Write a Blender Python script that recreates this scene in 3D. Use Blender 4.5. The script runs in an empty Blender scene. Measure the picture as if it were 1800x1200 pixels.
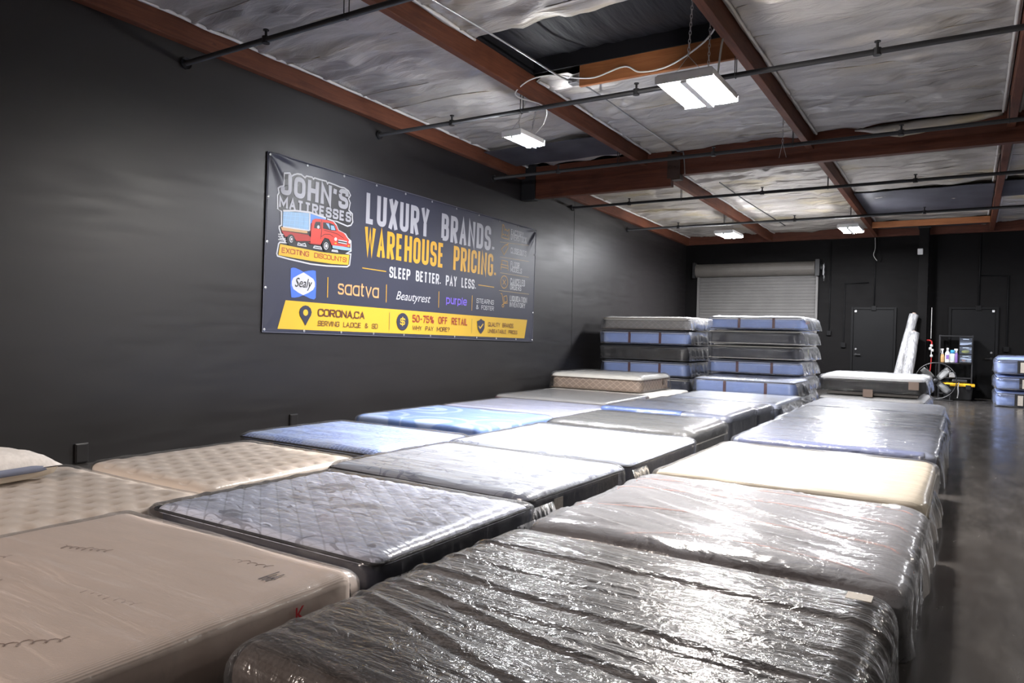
import bpy, bmesh, math, random
from mathutils import Vector, Matrix, noise, Euler
sc = bpy.context.scene
COL = sc.collection
PI = math.pi

# ---------------------------------------------------------------- camera
cam_d = bpy.data.cameras.new('camera')
cam = bpy.data.objects.new('camera', cam_d); COL.objects.link(cam)
cam_d.sensor_width = 36.0; cam_d.lens = 25.457; cam_d.clip_start = 0.05; cam_d.clip_end = 100
RIGHT = Vector((0.84581, 0.53298, 0.02296)); UP = Vector((-0.02642, -0.00114, 0.99965)); FWD = Vector((-0.53282, 0.84612, -0.01312))
mw = Matrix((RIGHT, UP, -FWD)).transposed().to_4x4(); mw.translation = Vector((6.872, 0.0, 1.30))
cam.matrix_world = mw
sc.camera = cam

# ---------------------------------------------------------------- world, exposure
w = bpy.data.worlds.new('world'); sc.world = w; w.use_nodes = True
bg = w.node_tree.nodes['Background']; bg.inputs[0].default_value = (0.8, 0.85, 1.0, 1); bg.inputs[1].default_value = 0.0
vs = sc.view_settings
vs.view_transform = 'Standard'; vs.look = 'None'; vs.gamma = 1.0; vs.use_curve_mapping = False
vs.exposure = 0.0

# fixtures: x, y, z, size x, size y, watts, colour; the last three are added fill lamps out of view (the lamps are built further down from this table)
FIXTURES = [
    (4.70, 6.57, 3.55, 0.50, 0.80, 570, (1.0, 0.955, 0.91)),
    (2.19, 7.60, 3.65, 0.25, 0.56, 290, (0.95, 0.97, 1.0)),
    (2.22, 16.50, 3.60, 0.40, 0.85, 500, (0.95, 0.96, 1.0)),
    (4.73, 16.60, 3.60, 0.38, 0.90, 520, (0.95, 0.96, 1.0)),
    (9.60, 6.60, 3.55, 0.50, 0.80, 120, (1.0, 0.94, 0.86)),  # added unseen lamp, fill light over the right aisle
    (9.60, 16.50, 3.55, 0.50, 0.80, 300, (0.95, 0.96, 1.0)),  # added unseen lamp, fill light for the far right
    (3.00, -2.60, 3.75, 0.50, 0.80, 380, (1.0, 0.85, 0.745)),  # added warm fill lamp behind the camera, unseen
]
SLOPE = 0.0182            # the roof falls towards the back
ROOF0 = 4.50
def roof(y): return ROOF0 - SLOPE * y

# ---------------------------------------------------------------- material helpers
MATS = {}
def newmat(name):
    m = bpy.data.materials.new(name); m.use_nodes = True
    nt = m.node_tree; nt.nodes.clear()
    out = nt.nodes.new('ShaderNodeOutputMaterial')
    return m, nt, out
class NT:
    """tiny node-building helper"""
    def __init__(s, nt): s.nt = nt
    def n(s, t, **kw):
        nd = s.nt.nodes.new(t)
        for k, v in kw.items():
            if k == 'i':
                for kk, vv in v.items():
                    if isinstance(vv, bpy.types.NodeSocket): s.nt.links.new(vv, nd.inputs[kk])
                    else: nd.inputs[kk].default_value = vv
            else: setattr(nd, k, v)
        return nd
    def coord(s, scale=(1, 1, 1), rot=(0, 0, 0), loc=(0, 0, 0), kind='Object'):
        tc = s.n('ShaderNodeTexCoord')
        mp = s.n('ShaderNodeMapping', i={'Vector': tc.outputs[kind], 'Scale': scale, 'Rotation': rot, 'Location': loc})
        return mp.outputs[0]
    def noise(s, vec, scale=5, detail=3, rough=.5, dist=0):
        return s.n('ShaderNodeTexNoise', i={'Vector': vec, 'Scale': scale, 'Detail': detail, 'Roughness': rough, 'Distortion': dist}).outputs[0]
    def ramp(s, fac, stops):
        r = s.n('ShaderNodeValToRGB', i={'Fac': fac}); e = r.color_ramp.elements
        while len(e) < len(stops): e.new(0.5)
        for el, (p, c) in zip(e, stops):
            el.position = p; el.color = (c, c, c, 1) if not isinstance(c, (tuple, list)) else tuple(c) + (1,)
        return r.outputs[0]
    def math(s, op, a, b=None, clamp=False):
        nd = s.n('ShaderNodeMath', operation=op, use_clamp=clamp)
        for k, v in ((0, a), (1, b)):
            if v is None: continue
            if isinstance(v, bpy.types.NodeSocket): s.nt.links.new(v, nd.inputs[k])
            else: nd.inputs[k].default_value = v
        return nd.outputs[0]
    def mix(s, f, a, b):
        nd = s.n('ShaderNodeMix', data_type='RGBA')
        for k, v in ((0, f), (6, a), (7, b)):
            if isinstance(v, bpy.types.NodeSocket): s.nt.links.new(v, nd.inputs[k])
            else: nd.inputs[k].default_value = v if k == 0 else (tuple(v) + (1,))[:4]
        return nd.outputs[2]
    def bump(s, h, strength=.3, dist=.01):
        return s.n('ShaderNodeBump', i={'Height': h, 'Strength': strength, 'Distance': dist}).outputs[0]
    def bsdf(s, color, rough=.6, normal=None, spec=.4, metal=0, sheen=0):
        nd = s.n('ShaderNodeBsdfPrincipled')
        for k, v in (('Base Color', color), ('Roughness', rough), ('Specular IOR Level', spec), ('Metallic', metal), ('Sheen Weight', sheen)):
            if isinstance(v, bpy.types.NodeSocket): s.nt.links.new(v, nd.inputs[k])
            elif k == 'Base Color': nd.inputs[k].default_value = tuple(v) + (1,)
            else: nd.inputs[k].default_value = v
        if normal is not None: s.nt.links.new(normal, nd.inputs['Normal'])
        return nd.outputs[0]
    def out(s, sh):
        o = [x for x in s.nt.nodes if x.type == 'OUTPUT_MATERIAL'][0]
        s.nt.links.new(sh, o.inputs[0])

def plain(name, color, rough=.6, spec=.4, metal=0, var=0.0, vscale=8, bump=0, bscale=40):
    if name in MATS: return MATS[name]
    m, nt, o = newmat(name); t = NT(nt); c = color; nrm = None
    if var:
        nz = t.noise(t.coord(), vscale, 4)
        c = t.mix(t.ramp(nz, [(.3, 0), (.7, 1)]), [x * (1 - var) for x in color], [min(1, x * (1 + var)) for x in color])
    if bump: nrm = t.bump(t.noise(t.coord(), bscale, 3), bump, .01)
    t.out(t.bsdf(c, rough, nrm, spec, metal)); MATS[name] = m
    return m
def emit(name, color, strength):
    if name in MATS: return MATS[name]
    m, nt, o = newmat(name); t = NT(nt)
    e = t.n('ShaderNodeEmission', i={'Color': tuple(color) + (1,), 'Strength': strength}); t.out(e.outputs[0]); MATS[name] = m
    return m

# ---------------------------------------------------------------- object helpers
def link(name, me, mat=None, parent=None, smooth=False, auto=None):
    o = bpy.data.objects.new(name, me); COL.objects.link(o)
    if mat is not None:
        for mm in (mat if isinstance(mat, (list, tuple)) else [mat]): me.materials.append(mm)
    if parent is not None: o.parent = parent
    if smooth: me.shade_smooth()
    return o
def obj(name, bm, mat=None, parent=None, smooth=False):
    me = bpy.data.meshes.new(name); bm.to_mesh(me); bm.free()
    return link(name, me, mat, parent, smooth)
def tag(o, label=None, cat=None, group=None, kind=None):
    if label: o['label'] = label
    if cat: o['category'] = cat
    if group: o['group'] = group
    if kind: o['kind'] = kind
    return o
def thing(name, label, cat, loc=(0, 0, 0), rz=0, group=None):
    o = bpy.data.objects.new(name, None); COL.objects.link(o); o.empty_display_size = .1
    o.location = loc; o.rotation_euler = (0, 0, rz)
    return tag(o, label, cat, group)
def tree(o):
    return [o] + [x for c in o.children for x in tree(c)]
def dup(root, loc, rz=0, label=None, group=None):
    def cp(o, par):
        c = o.copy(); COL.objects.link(c)
        if par is not None: c.parent = par
        for ch in list(o.children): cp(ch, c)
        return c
    r = cp(root, None); r.location = loc; r.rotation_euler = (0, 0, rz)
    if label: r['label'] = label
    if group: r['group'] = group
    return r

def bx(bm, x0, x1, y0, y1, z0, z1, bev=0.0, M=None):
    r = bmesh.ops.create_cube(bm, size=1)
    vs_ = r['verts']
    for v in vs_:
        v.co = Vector(((v.co.x + .5) * (x1 - x0) + x0, (v.co.y + .5) * (y1 - y0) + y0, (v.co.z + .5) * (z1 - z0) + z0))
    if bev:
        es = list({e for v in vs_ for e in v.link_edges})
        r2 = bmesh.ops.bevel(bm, geom=es, offset=bev, segments=2, affect='EDGES', profile=.5)
        vs_ = list({v for v in r2['verts']} | {v for v in vs_ if v.is_valid})
    if M is not None:
        for v in vs_: v.co = M @ v.co
    return vs_
def tube(bm, pts, r, seg=8, closed=False, caps=True):
    pts = [Vector(p) for p in pts]; n = len(pts); rings = []
    rad = r if isinstance(r, (list, tuple)) else [r] * n
    up = Vector((0, 0, 1)); prev = None
    for k, p in enumerate(pts):
        if closed: d = pts[(k + 1) % n] - pts[k - 1]
        else: d = pts[min(k + 1, n - 1)] - pts[max(k - 1, 0)]
        d = d.normalized() if d.length > 1e-9 else Vector((1, 0, 0))
        if prev is None:
            a = d.cross(up)
            if a.length < .05: a = d.cross(Vector((1, 0, 0)))
        else:
            a = prev - d * prev.dot(d)
            if a.length < 1e-6: a = d.cross(up)
        a.normalize(); b = d.cross(a); prev = a
        rings.append([bm.verts.new(p + (a * math.cos(2 * PI * j / seg) + b * math.sin(2 * PI * j / seg)) * rad[k]) for j in range(seg)])
    for k in range(n if closed else n - 1):
        A, B = rings[k], rings[(k + 1) % n]
        for j in range(seg): bm.faces.new((A[j], A[(j + 1) % seg], B[(j + 1) % seg], B[j]))
    if caps and not closed:
        bm.faces.new(rings[0]); bm.faces.new(rings[-1][::-1])
def lathe(bm, prof, seg=16, M=None):
    rings = []
    for (r, z) in prof:
        rings.append([bm.verts.new(Vector((r * math.cos(2 * PI * j / seg), r * math.sin(2 * PI * j / seg), z))) for j in range(seg)])
    for A, B in zip(rings, rings[1:]):
        for j in range(seg): bm.faces.new((A[j], A[(j + 1) % seg], B[(j + 1) % seg], B[j]))
    bm.faces.new(rings[0][::-1]); bm.faces.new(rings[-1])
    if M is not None:
        for R in rings:
            for v in R: v.co = M @ v.co
def extrude_poly(bm, pts, M, th):
    """flat outline of 2D pts, thickness th along local -z"""
    top = [bm.verts.new(M @ Vector((x, y, 0))) for x, y in pts]
    bot = [bm.verts.new(M @ Vector((x, y, -th))) for x, y in pts]
    bm.faces.new(top); bm.faces.new(bot[::-1]); n = len(pts)
    for k in range(n): bm.faces.new((top[k], bot[k], bot[(k + 1) % n], top[(k + 1) % n]))
def smoothpath(pts, n=6):
    """Catmull-Rom through pts"""
    P = [Vector(p) for p in pts]; o = []
    for k in range(len(P) - 1):
        a, b, c, d = P[max(k - 1, 0)], P[k], P[k + 1], P[min(k + 2, len(P) - 1)]
        for j in range(n):
            t = j / n
            o.append(.5 * ((2 * b) + (c - a) * t + (2 * a - 5 * b + 4 * c - d) * t * t + (3 * b - a - 3 * c + d) * t ** 3))
    o.append(P[-1]); return o
def text_mesh(s, bold=0.0, shear=0.0, res=3, sp_=1.0):
    cu = bpy.data.curves.new('lettering', 'FONT'); cu.body = s; cu.resolution_u = res; cu.offset = bold; cu.shear = shear; cu.space_character = sp_; cu.fill_mode = 'FRONT'
    o = bpy.data.objects.new('lettering', cu); COL.objects.link(o)
    bpy.context.view_layer.update()
    me = bpy.data.meshes.new_from_object(o.evaluated_get(bpy.context.evaluated_depsgraph_get()))
    bpy.data.objects.remove(o); bpy.data.curves.remove(cu)
    return me
CAPS = {}
def ref_h(ch):
    if ch not in CAPS:
        me = text_mesh(ch); CAPS[ch] = max(v.co.y for v in me.vertices); bpy.data.meshes.remove(me)
    return CAPS[ch]
def put_text(bm, s, a, b, ref='H', bold=0.0, shear=0.0, M=None, mi=0, sp_=1.0):
    """letter string s so that it runs from baseline-left a to top-right b of reference letter ref"""
    me = text_mesh(s, bold, shear, 3, sp_)
    xs = [v.co.x for v in me.vertices]; x0, x1 = min(xs), max(xs)
    sx = (b[0] - a[0]) / (x1 - x0); sy = (b[1] - a[1]) / (ref_h(ref) + bold)
    M = M or Matrix()
    vv = [bm.verts.new(M @ Vector(((v.co.x - x0) * sx + a[0], v.co.y * sy + a[1], 0))) for v in me.vertices]
    for p in me.polygons:
        try:
            f = bm.faces.new([vv[i] for i in p.vertices]); f.material_index = mi
        except ValueError: pass
    bpy.data.meshes.remove(me)
BANNER_ANGLE=-0.01699
BANNER_ORIGIN=(5.502,1.236)
BANNER_CORNERS=[(0.004, -0.006), (6.11, 0.004), (6.073, 2.077), (-0.013, 2.067)]
BANNER_GROMMETS=[(-0.001, 2.064), (0.59, 2.072), (1.203, 2.068), (1.808, 2.069), (2.408, 2.069), (3.012, 2.057), (3.624, 2.067), (4.243, 2.077), (4.858, 2.063), (5.472, 2.054), (6.055, 2.071), (0.009, -0.0), (0.618, 0.001), (1.234, 0.003), (1.836, 0.007), (2.464, 0.011), (3.068, 0.007), (3.676, 0.008), (4.285, 0.013), (4.871, 0.011), (5.509, 0.008), (6.11, 0.011), (-0.01, 1.558), (-0.008, 1.038), (-0.004, 0.509), (6.072, 1.606), (6.102, 0.529)]
BANNER_ART=[
('emblem_backing','p','dark',[(0.239,1.872),(0.322,1.892),(0.348,1.859),(0.387,1.887),(0.436,1.907),(0.494,1.912),(0.555,1.885),(0.576,1.91),(0.666,1.914),(0.689,1.896),(0.704,1.914),(0.789,1.911),(0.898,1.913),(0.919,1.884),(0.934,1.905),(1.035,1.899),(1.142,1.887),(1.209,1.891),(1.286,1.866),(1.322,1.817),(1.29,1.768),(1.322,1.718),(1.301,1.619),(1.367,1.583),(1.369,1.528),(1.38,1.48),(1.348,1.432),(1.289,1.41),(1.272,1.411),(1.096,1.44),(0.932,1.447),(1.034,1.437),(1.089,1.396),(1.133,1.329),(1.258,1.3),(1.297,1.255),(1.355,1.225),(1.365,1.097),(1.283,1.056),(1.362,1.056),(1.345,0.911),(1.304,0.884),(0.944,0.858),(0.688,0.853),(0.364,0.874),(0.182,0.892),(0.17,0.918),(0.192,1.037),(0.21,1.057),(0.29,1.063),(0.221,1.158),(0.192,1.215),(0.191,1.239),(0.224,1.259),(0.218,1.421),(0.152,1.447),(0.161,1.443),(0.153,1.596),(0.172,1.628),(0.16,1.681),(0.183,1.702),(0.231,1.72)]),
('emblem_outline','s','white',0.018,[(0.239,1.872),(0.322,1.892),(0.348,1.859),(0.387,1.887),(0.436,1.907),(0.494,1.912),(0.555,1.885),(0.576,1.91),(0.666,1.914),(0.689,1.896),(0.704,1.914),(0.789,1.911),(0.898,1.913),(0.919,1.884),(0.934,1.905),(1.035,1.899),(1.142,1.887),(1.209,1.891),(1.286,1.866),(1.322,1.817),(1.29,1.768),(1.322,1.718),(1.301,1.619),(1.367,1.583),(1.369,1.528),(1.38,1.48),(1.348,1.432),(1.289,1.41),(1.272,1.411),(1.096,1.44),(0.932,1.447),(1.034,1.437),(1.089,1.396),(1.133,1.329),(1.258,1.3),(1.297,1.255),(1.355,1.225),(1.365,1.097),(1.283,1.056),(1.362,1.056),(1.345,0.911),(1.304,0.884),(0.944,0.858),(0.688,0.853),(0.364,0.874),(0.182,0.892),(0.17,0.918),(0.192,1.037),(0.21,1.057),(0.29,1.063),(0.221,1.158),(0.192,1.215),(0.191,1.239),(0.224,1.259),(0.218,1.421),(0.152,1.447),(0.161,1.443),(0.153,1.596),(0.172,1.628),(0.16,1.681),(0.183,1.702),(0.231,1.72)],1),
('emblem_lettering#1','t','silver',"JOHN'S",(0.19,1.62),(1.286,1.873),'H',0.22,0.0),
('emblem_lettering#2','t','silver','MATTRESSES',(0.175,1.465),(1.345,1.595),'H',0.22,0.0),
('emblem_truck','p','ltblue',[(0.241,1.425),(0.635,1.47),(0.646,1.257),(0.24,1.243)]),
('emblem_truck','p','midblue',[(0.654,1.466),(0.91,1.447),(0.91,1.431),(0.698,1.409),(0.667,1.35),(0.661,1.285)]),
('emblem_truck','s','quilt',0.006,[(0.256,1.246),(0.302,1.426)],0),
('emblem_truck','s','quilt',0.006,[(0.333,1.248),(0.364,1.433)],0),
('emblem_truck','s','quilt',0.006,[(0.411,1.251),(0.427,1.441)],0),
('emblem_truck','s','quilt',0.006,[(0.491,1.253),(0.491,1.448)],0),
('emblem_truck','s','quilt',0.006,[(0.572,1.256),(0.555,1.456)],0),
('emblem_truck','s','quilt',0.006,[(0.241,1.376),(0.638,1.416)],0),
('emblem_truck','s','quilt',0.006,[(0.243,1.327),(0.64,1.362)],0),
('emblem_truck','s','quilt',0.006,[(0.245,1.278),(0.642,1.308)],0),
('emblem_truck','s','white',0.022,[(0.237,1.43),(0.419,1.462),(0.645,1.479),(0.91,1.452)],0),
('emblem_truck','s','white',0.02,[(0.643,1.477),(0.648,1.257)],0),
('emblem_truck','s','white',0.016,[(0.24,1.243),(0.646,1.257)],0),
('emblem_truck','p','red2',[(0.219,1.194),(0.623,1.203),(0.666,1.183),(0.668,1.132),(0.449,1.103),(0.423,1.149),(0.375,1.18),(0.313,1.168),(0.283,1.13),(0.251,1.162)]),
('emblem_truck','p','tan',[(0.21,1.236),(0.613,1.246),(0.615,1.218),(0.227,1.198)]),
('emblem_truck','p','red',[(0.662,1.272),(0.672,1.331),(0.69,1.392),(0.731,1.416),(0.833,1.428),(0.919,1.43),(1.034,1.424),(1.09,1.383),(1.124,1.328),(1.221,1.308),(1.283,1.256),(1.327,1.222),(1.34,1.142),(1.02,1.124),(1.005,1.165),(0.964,1.199),(0.894,1.205),(0.852,1.17),(0.837,1.116),(0.669,1.107)]),
('emblem_truck','p','dark',[(0.722,1.339),(0.741,1.38),(0.821,1.39),(0.821,1.301),(0.717,1.299)]),
('emblem_truck','p','dark',[(0.86,1.392),(0.973,1.401),(1.049,1.39),(1.092,1.32),(0.995,1.309),(0.863,1.315)]),
('emblem_truck','p','ltblue',[(0.99,1.374),(1.045,1.376),(1.072,1.325),(0.999,1.319)]),
('emblem_truck','p','ltblue',[(0.908,1.388),(0.956,1.392),(0.975,1.358),(0.977,1.319)]),
('emblem_truck','s','dark',0.007,[(0.837,1.422),(0.84,1.26),(0.83,1.18)],0),
('emblem_truck','s','dark',0.006,[(0.684,1.333),(0.671,1.261),(0.666,1.177)],0),
('emblem_truck','s','dark',0.006,[(0.881,1.298),(1.103,1.285),(1.224,1.241)],0),
('emblem_truck','s','dark',0.006,[(0.834,1.207),(0.892,1.248),(0.979,1.26),(1.042,1.236)],0),
('emblem_truck','p','white',[(0.805,1.325),(0.805,1.318),(0.802,1.311),(0.797,1.306),(0.792,1.302),(0.785,1.3),(0.779,1.3),(0.773,1.302),(0.768,1.306),(0.764,1.312),(0.763,1.318),(0.764,1.325),(0.767,1.332),(0.771,1.337),(0.777,1.341),(0.783,1.344),(0.79,1.343),(0.796,1.341),(0.801,1.337),(0.804,1.331)]),
('emblem_truck','p','red2',[(0.627,1.111),(0.829,1.118),(0.825,1.105),(0.669,1.097)]),
('emblem_truck','p','black',[(0.423,1.112),(0.421,1.091),(0.413,1.071),(0.4,1.054),(0.384,1.042),(0.365,1.037),(0.346,1.037),(0.329,1.045),(0.315,1.058),(0.306,1.075),(0.302,1.095),(0.304,1.116),(0.312,1.136),(0.324,1.152),(0.341,1.164),(0.36,1.17),(0.378,1.17),(0.396,1.162),(0.41,1.15),(0.42,1.132)]),
('emblem_truck','p','white',[(0.398,1.116),(0.397,1.104),(0.393,1.092),(0.388,1.083),(0.38,1.077),(0.371,1.073),(0.363,1.074),(0.355,1.079),(0.348,1.086),(0.344,1.096),(0.342,1.108),(0.343,1.12),(0.346,1.131),(0.352,1.141),(0.36,1.147),(0.368,1.15),(0.377,1.15),(0.385,1.145),(0.392,1.138),(0.396,1.127)]),
('emblem_truck','p','black',[(0.396,1.117),(0.395,1.107),(0.392,1.099),(0.388,1.091),(0.382,1.086),(0.376,1.084),(0.369,1.085),(0.363,1.088),(0.358,1.094),(0.355,1.102),(0.353,1.111),(0.354,1.12),(0.357,1.129),(0.361,1.136),(0.367,1.141),(0.373,1.143),(0.38,1.143),(0.386,1.14),(0.391,1.134),(0.394,1.126)]),
('emblem_truck','p','pale',[(0.385,1.115),(0.385,1.11),(0.384,1.105),(0.381,1.102),(0.378,1.099),(0.375,1.098),(0.372,1.098),(0.368,1.1),(0.366,1.103),(0.364,1.107),(0.363,1.112),(0.364,1.117),(0.365,1.122),(0.367,1.126),(0.37,1.129),(0.374,1.13),(0.377,1.13),(0.38,1.128),(0.383,1.124),(0.385,1.12)]),
('emblem_truck','p','black',[(0.988,1.126),(0.985,1.101),(0.977,1.078),(0.962,1.059),(0.944,1.045),(0.923,1.039),(0.902,1.04),(0.883,1.049),(0.867,1.064),(0.857,1.085),(0.852,1.108),(0.855,1.133),(0.863,1.156),(0.877,1.175),(0.896,1.189),(0.916,1.195),(0.937,1.195),(0.957,1.186),(0.973,1.171),(0.983,1.15)]),
('emblem_truck','p','white',[(0.957,1.109),(0.956,1.095),(0.951,1.081),(0.943,1.07),(0.933,1.062),(0.922,1.059),(0.911,1.059),(0.9,1.065),(0.892,1.074),(0.886,1.086),(0.884,1.099),(0.885,1.114),(0.89,1.127),(0.897,1.138),(0.907,1.146),(0.918,1.15),(0.93,1.149),(0.94,1.144),(0.949,1.135),(0.954,1.123)]),
('emblem_truck','p','black',[(0.949,1.109),(0.948,1.098),(0.944,1.088),(0.939,1.079),(0.931,1.073),(0.922,1.07),(0.914,1.071),(0.906,1.075),(0.899,1.082),(0.895,1.091),(0.893,1.102),(0.894,1.113),(0.898,1.123),(0.903,1.132),(0.911,1.138),(0.919,1.141),(0.928,1.14),(0.936,1.136),(0.943,1.129),(0.947,1.12)]),
('emblem_truck','p','pale',[(0.94,1.109),(0.939,1.102),(0.937,1.095),(0.934,1.09),(0.929,1.086),(0.924,1.084),(0.918,1.085),(0.913,1.087),(0.909,1.092),(0.906,1.098),(0.905,1.104),(0.906,1.111),(0.908,1.118),(0.912,1.123),(0.916,1.127),(0.922,1.129),(0.927,1.128),(0.932,1.126),(0.936,1.121),(0.939,1.116)]),
('emblem_truck','p','white',[(1.102,1.215),(1.102,1.207),(1.098,1.201),(1.093,1.195),(1.086,1.191),(1.078,1.189),(1.071,1.189),(1.064,1.191),(1.058,1.195),(1.054,1.201),(1.052,1.208),(1.053,1.215),(1.057,1.222),(1.062,1.227),(1.069,1.231),(1.076,1.234),(1.084,1.234),(1.091,1.231),(1.097,1.227),(1.101,1.221)]),
('emblem_truck','p','white',[(1.337,1.207),(1.336,1.201),(1.334,1.195),(1.33,1.19),(1.325,1.186),(1.319,1.184),(1.313,1.185),(1.308,1.187),(1.304,1.191),(1.301,1.196),(1.3,1.202),(1.3,1.209),(1.303,1.215),(1.306,1.22),(1.312,1.223),(1.317,1.225),(1.323,1.225),(1.328,1.223),(1.333,1.219),(1.336,1.213)]),
('emblem_truck','p','yellow',[(1.097,1.16),(1.096,1.157),(1.093,1.154),(1.089,1.152),(1.084,1.15),(1.077,1.149),(1.071,1.148),(1.066,1.149),(1.061,1.15),(1.059,1.152),(1.057,1.155),(1.058,1.158),(1.061,1.161),(1.065,1.164),(1.071,1.166),(1.077,1.167),(1.083,1.167),(1.088,1.167),(1.093,1.165),(1.096,1.163)]),
('emblem_truck','p','yellow',[(1.323,1.156),(1.322,1.153),(1.32,1.15),(1.317,1.147),(1.312,1.145),(1.307,1.143),(1.302,1.143),(1.297,1.144),(1.293,1.146),(1.291,1.149),(1.29,1.152),(1.29,1.156),(1.293,1.159),(1.296,1.162),(1.301,1.164),(1.306,1.165),(1.311,1.165),(1.316,1.164),(1.32,1.162),(1.322,1.16)]),
('emblem_truck','p','black',[(1.116,1.203),(1.281,1.209),(1.273,1.17),(1.122,1.164)]),
('emblem_truck','s','white',0.013,[(1.12,1.206),(1.197,1.207),(1.276,1.205)],0),
('emblem_truck','s','white',0.013,[(1.121,1.177),(1.199,1.177),(1.273,1.177)],0),
('emblem_truck','p','ltblue',[(1.025,1.126),(1.201,1.134),(1.345,1.132),(1.342,1.098),(1.184,1.088),(1.026,1.091)]),
('emblem_speed_lines#1','s','white',0.012,[(0.18,1.146),(0.278,1.157)],0),
('emblem_speed_lines#2','s','white',0.012,[(0.181,1.121),(0.245,1.127)],0),
('emblem_speed_lines#3','s','white',0.012,[(0.2,1.104),(0.288,1.106)],0),
('emblem_speed_lines#4','s','white',0.012,[(0.182,1.086),(0.308,1.088)],0),
('emblem_speed_lines#5','s','white',0.012,[(0.24,1.065),(0.321,1.061)],0),
('emblem_speed_lines#6','s','white',0.012,[(0.482,1.087),(0.475,1.059),(0.605,1.06),(0.587,1.092),(0.531,1.073),(0.482,1.087)],0),
('emblem_speed_lines#7','s','white',0.012,[(0.737,1.08),(0.725,1.058),(0.857,1.057),(0.843,1.08),(0.737,1.08)],0),
('emblem_speed_lines#8','s','white',0.012,[(1.032,1.068),(1.028,1.054),(1.129,1.056),(1.123,1.072),(1.032,1.068)],0),
('emblem_ribbon','p','yellow',[(0.212,1.036),(0.517,1.027),(0.85,1.02),(1.114,1.027),(1.333,1.041),(1.322,0.909),(1.031,0.893),(0.686,0.891),(0.402,0.897),(0.192,0.904)]),
('ribbon_lettering','t','maroon','EXCITING DISCOUNTS!',(0.237,0.938),(1.29,1.0),'H',0.155,0.0),
('headline','t','silver','LUXURY BRANDS.',(1.62,1.499),(4.724,1.911),'H',0.195,0.0),
('headline_second_line','t','gold','WAREHOUSE PRICING.',(1.606,1.079),(4.798,1.455),'H',0.195,0.0),
('slogan','t','white','SLEEP BETTER. PAY LESS.',(2.117,0.82),(4.216,0.976),'H',0.17,0.0),
('gold_rule#1','s','gold',0.013,[(1.582,0.898),(2.051,0.897)],0),
('gold_rule#2','s','gold',0.013,[(4.284,0.9),(4.756,0.899)],0),
('offer_list#1','t','white','FACTORY',(5.238,1.862),(5.659,1.966),'H',0.15,0.0),
('offer_list#2','t','white','OVERSTOCK',(5.231,1.777),(5.772,1.888),'H',0.15,0.0),
('offer_list#3','t','white','CLOSEOUTS',(5.24,1.537),(5.775,1.643),'H',0.15,0.0),
('offer_list#4','t','white','FLOOR',(5.254,1.301),(5.552,1.403),'H',0.15,0.0),
('offer_list#5','t','white','MODELS',(5.254,1.214),(5.64,1.305),'H',0.15,0.0),
('offer_list#6','t','white','CANCELED',(5.262,0.992),(5.76,1.109),'H',0.15,0.0),
('offer_list#7','t','white','ORDERS',(5.261,0.901),(5.642,0.996),'H',0.15,0.0),
('offer_list#8','t','white','LIQUIDATION',(5.268,0.697),(5.851,0.798),'H',0.15,0.0),
('offer_list#9','t','white','INVENTORY',(5.268,0.597),(5.798,0.685),'H',0.15,0.0),
('list_rule#1','s','dimgold',0.008,[(4.894,1.691),(5.839,1.753)],0),
('list_rule#2','s','dimgold',0.008,[(4.909,1.436),(5.876,1.463)],0),
('list_rule#3','s','dimgold',0.008,[(4.925,1.163),(5.894,1.174)],0),
('list_rule#4','s','dimgold',0.008,[(4.909,0.857),(5.914,0.865)],0),
('factory_icon','s','gold',0.011,[(4.969,2.003),(4.941,1.773),(5.169,1.772),(5.169,1.948),(5.115,1.906),(5.064,1.936),(5.037,1.91),(5.005,1.99),(4.969,2.003)],0),
('price_tag_icon','s','gold',0.011,[(5.069,1.664),(5.145,1.687),(5.153,1.621),(5.034,1.488),(4.942,1.575),(5.069,1.664)],0),
('price_tag_icon','s','gold',0.011,[(5.105,1.653),(5.162,1.708)],0),
('bed_icon','s','gold',0.011,[(4.968,1.314),(4.971,1.385),(5.153,1.382),(5.157,1.316)],0),
('bed_icon','s','gold',0.011,[(4.95,1.214),(4.951,1.313),(5.172,1.308),(5.177,1.222)],0),
('bed_icon','s','gold',0.011,[(4.954,1.266),(5.174,1.264)],0),
('cancel_icon','s','gold',0.011,[(5.018,1.055),(5.114,0.972)],0),
('cancel_icon','s','gold',0.011,[(5.116,1.06),(5.023,0.97)],0),
('hand_truck_icon','s','gold',0.011,[(4.963,0.812),(5.008,0.804),(5.063,0.641),(5.203,0.659)],0),
('hand_truck_icon','s','gold',0.011,[(5.063,0.761),(5.16,0.785),(5.187,0.687),(5.09,0.662),(5.063,0.761)],0),
('cancel_icon','s','gold',0.011,[(5.181,1.025),(5.178,0.991),(5.163,0.96),(5.139,0.934),(5.107,0.916),(5.072,0.908),(5.036,0.91),(5.003,0.923),(4.977,0.944),(4.959,0.973),(4.952,1.005),(4.955,1.039),(4.97,1.07),(4.993,1.096),(5.024,1.114),(5.059,1.123),(5.095,1.121),(5.128,1.109),(5.155,1.087),(5.174,1.059)],1),
('hand_truck_icon','s','gold',0.011,[(5.083,0.604),(5.078,0.589),(5.063,0.58),(5.043,0.578),(5.027,0.586),(5.02,0.6),(5.025,0.615),(5.04,0.625),(5.06,0.626),(5.076,0.618)],1),
('factory_icon','p','gold',[(5.007,1.835),(5.002,1.825),(4.99,1.82),(4.978,1.822),(4.972,1.83),(4.977,1.84),(4.989,1.846),(5.001,1.844)]),
('factory_icon','p','gold',[(5.07,1.835),(5.065,1.825),(5.053,1.819),(5.041,1.821),(5.035,1.83),(5.039,1.84),(5.052,1.845),(5.064,1.843)]),
('factory_icon','p','gold',[(5.137,1.833),(5.132,1.823),(5.12,1.817),(5.107,1.819),(5.102,1.828),(5.106,1.838),(5.118,1.844),(5.131,1.841)]),
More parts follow.
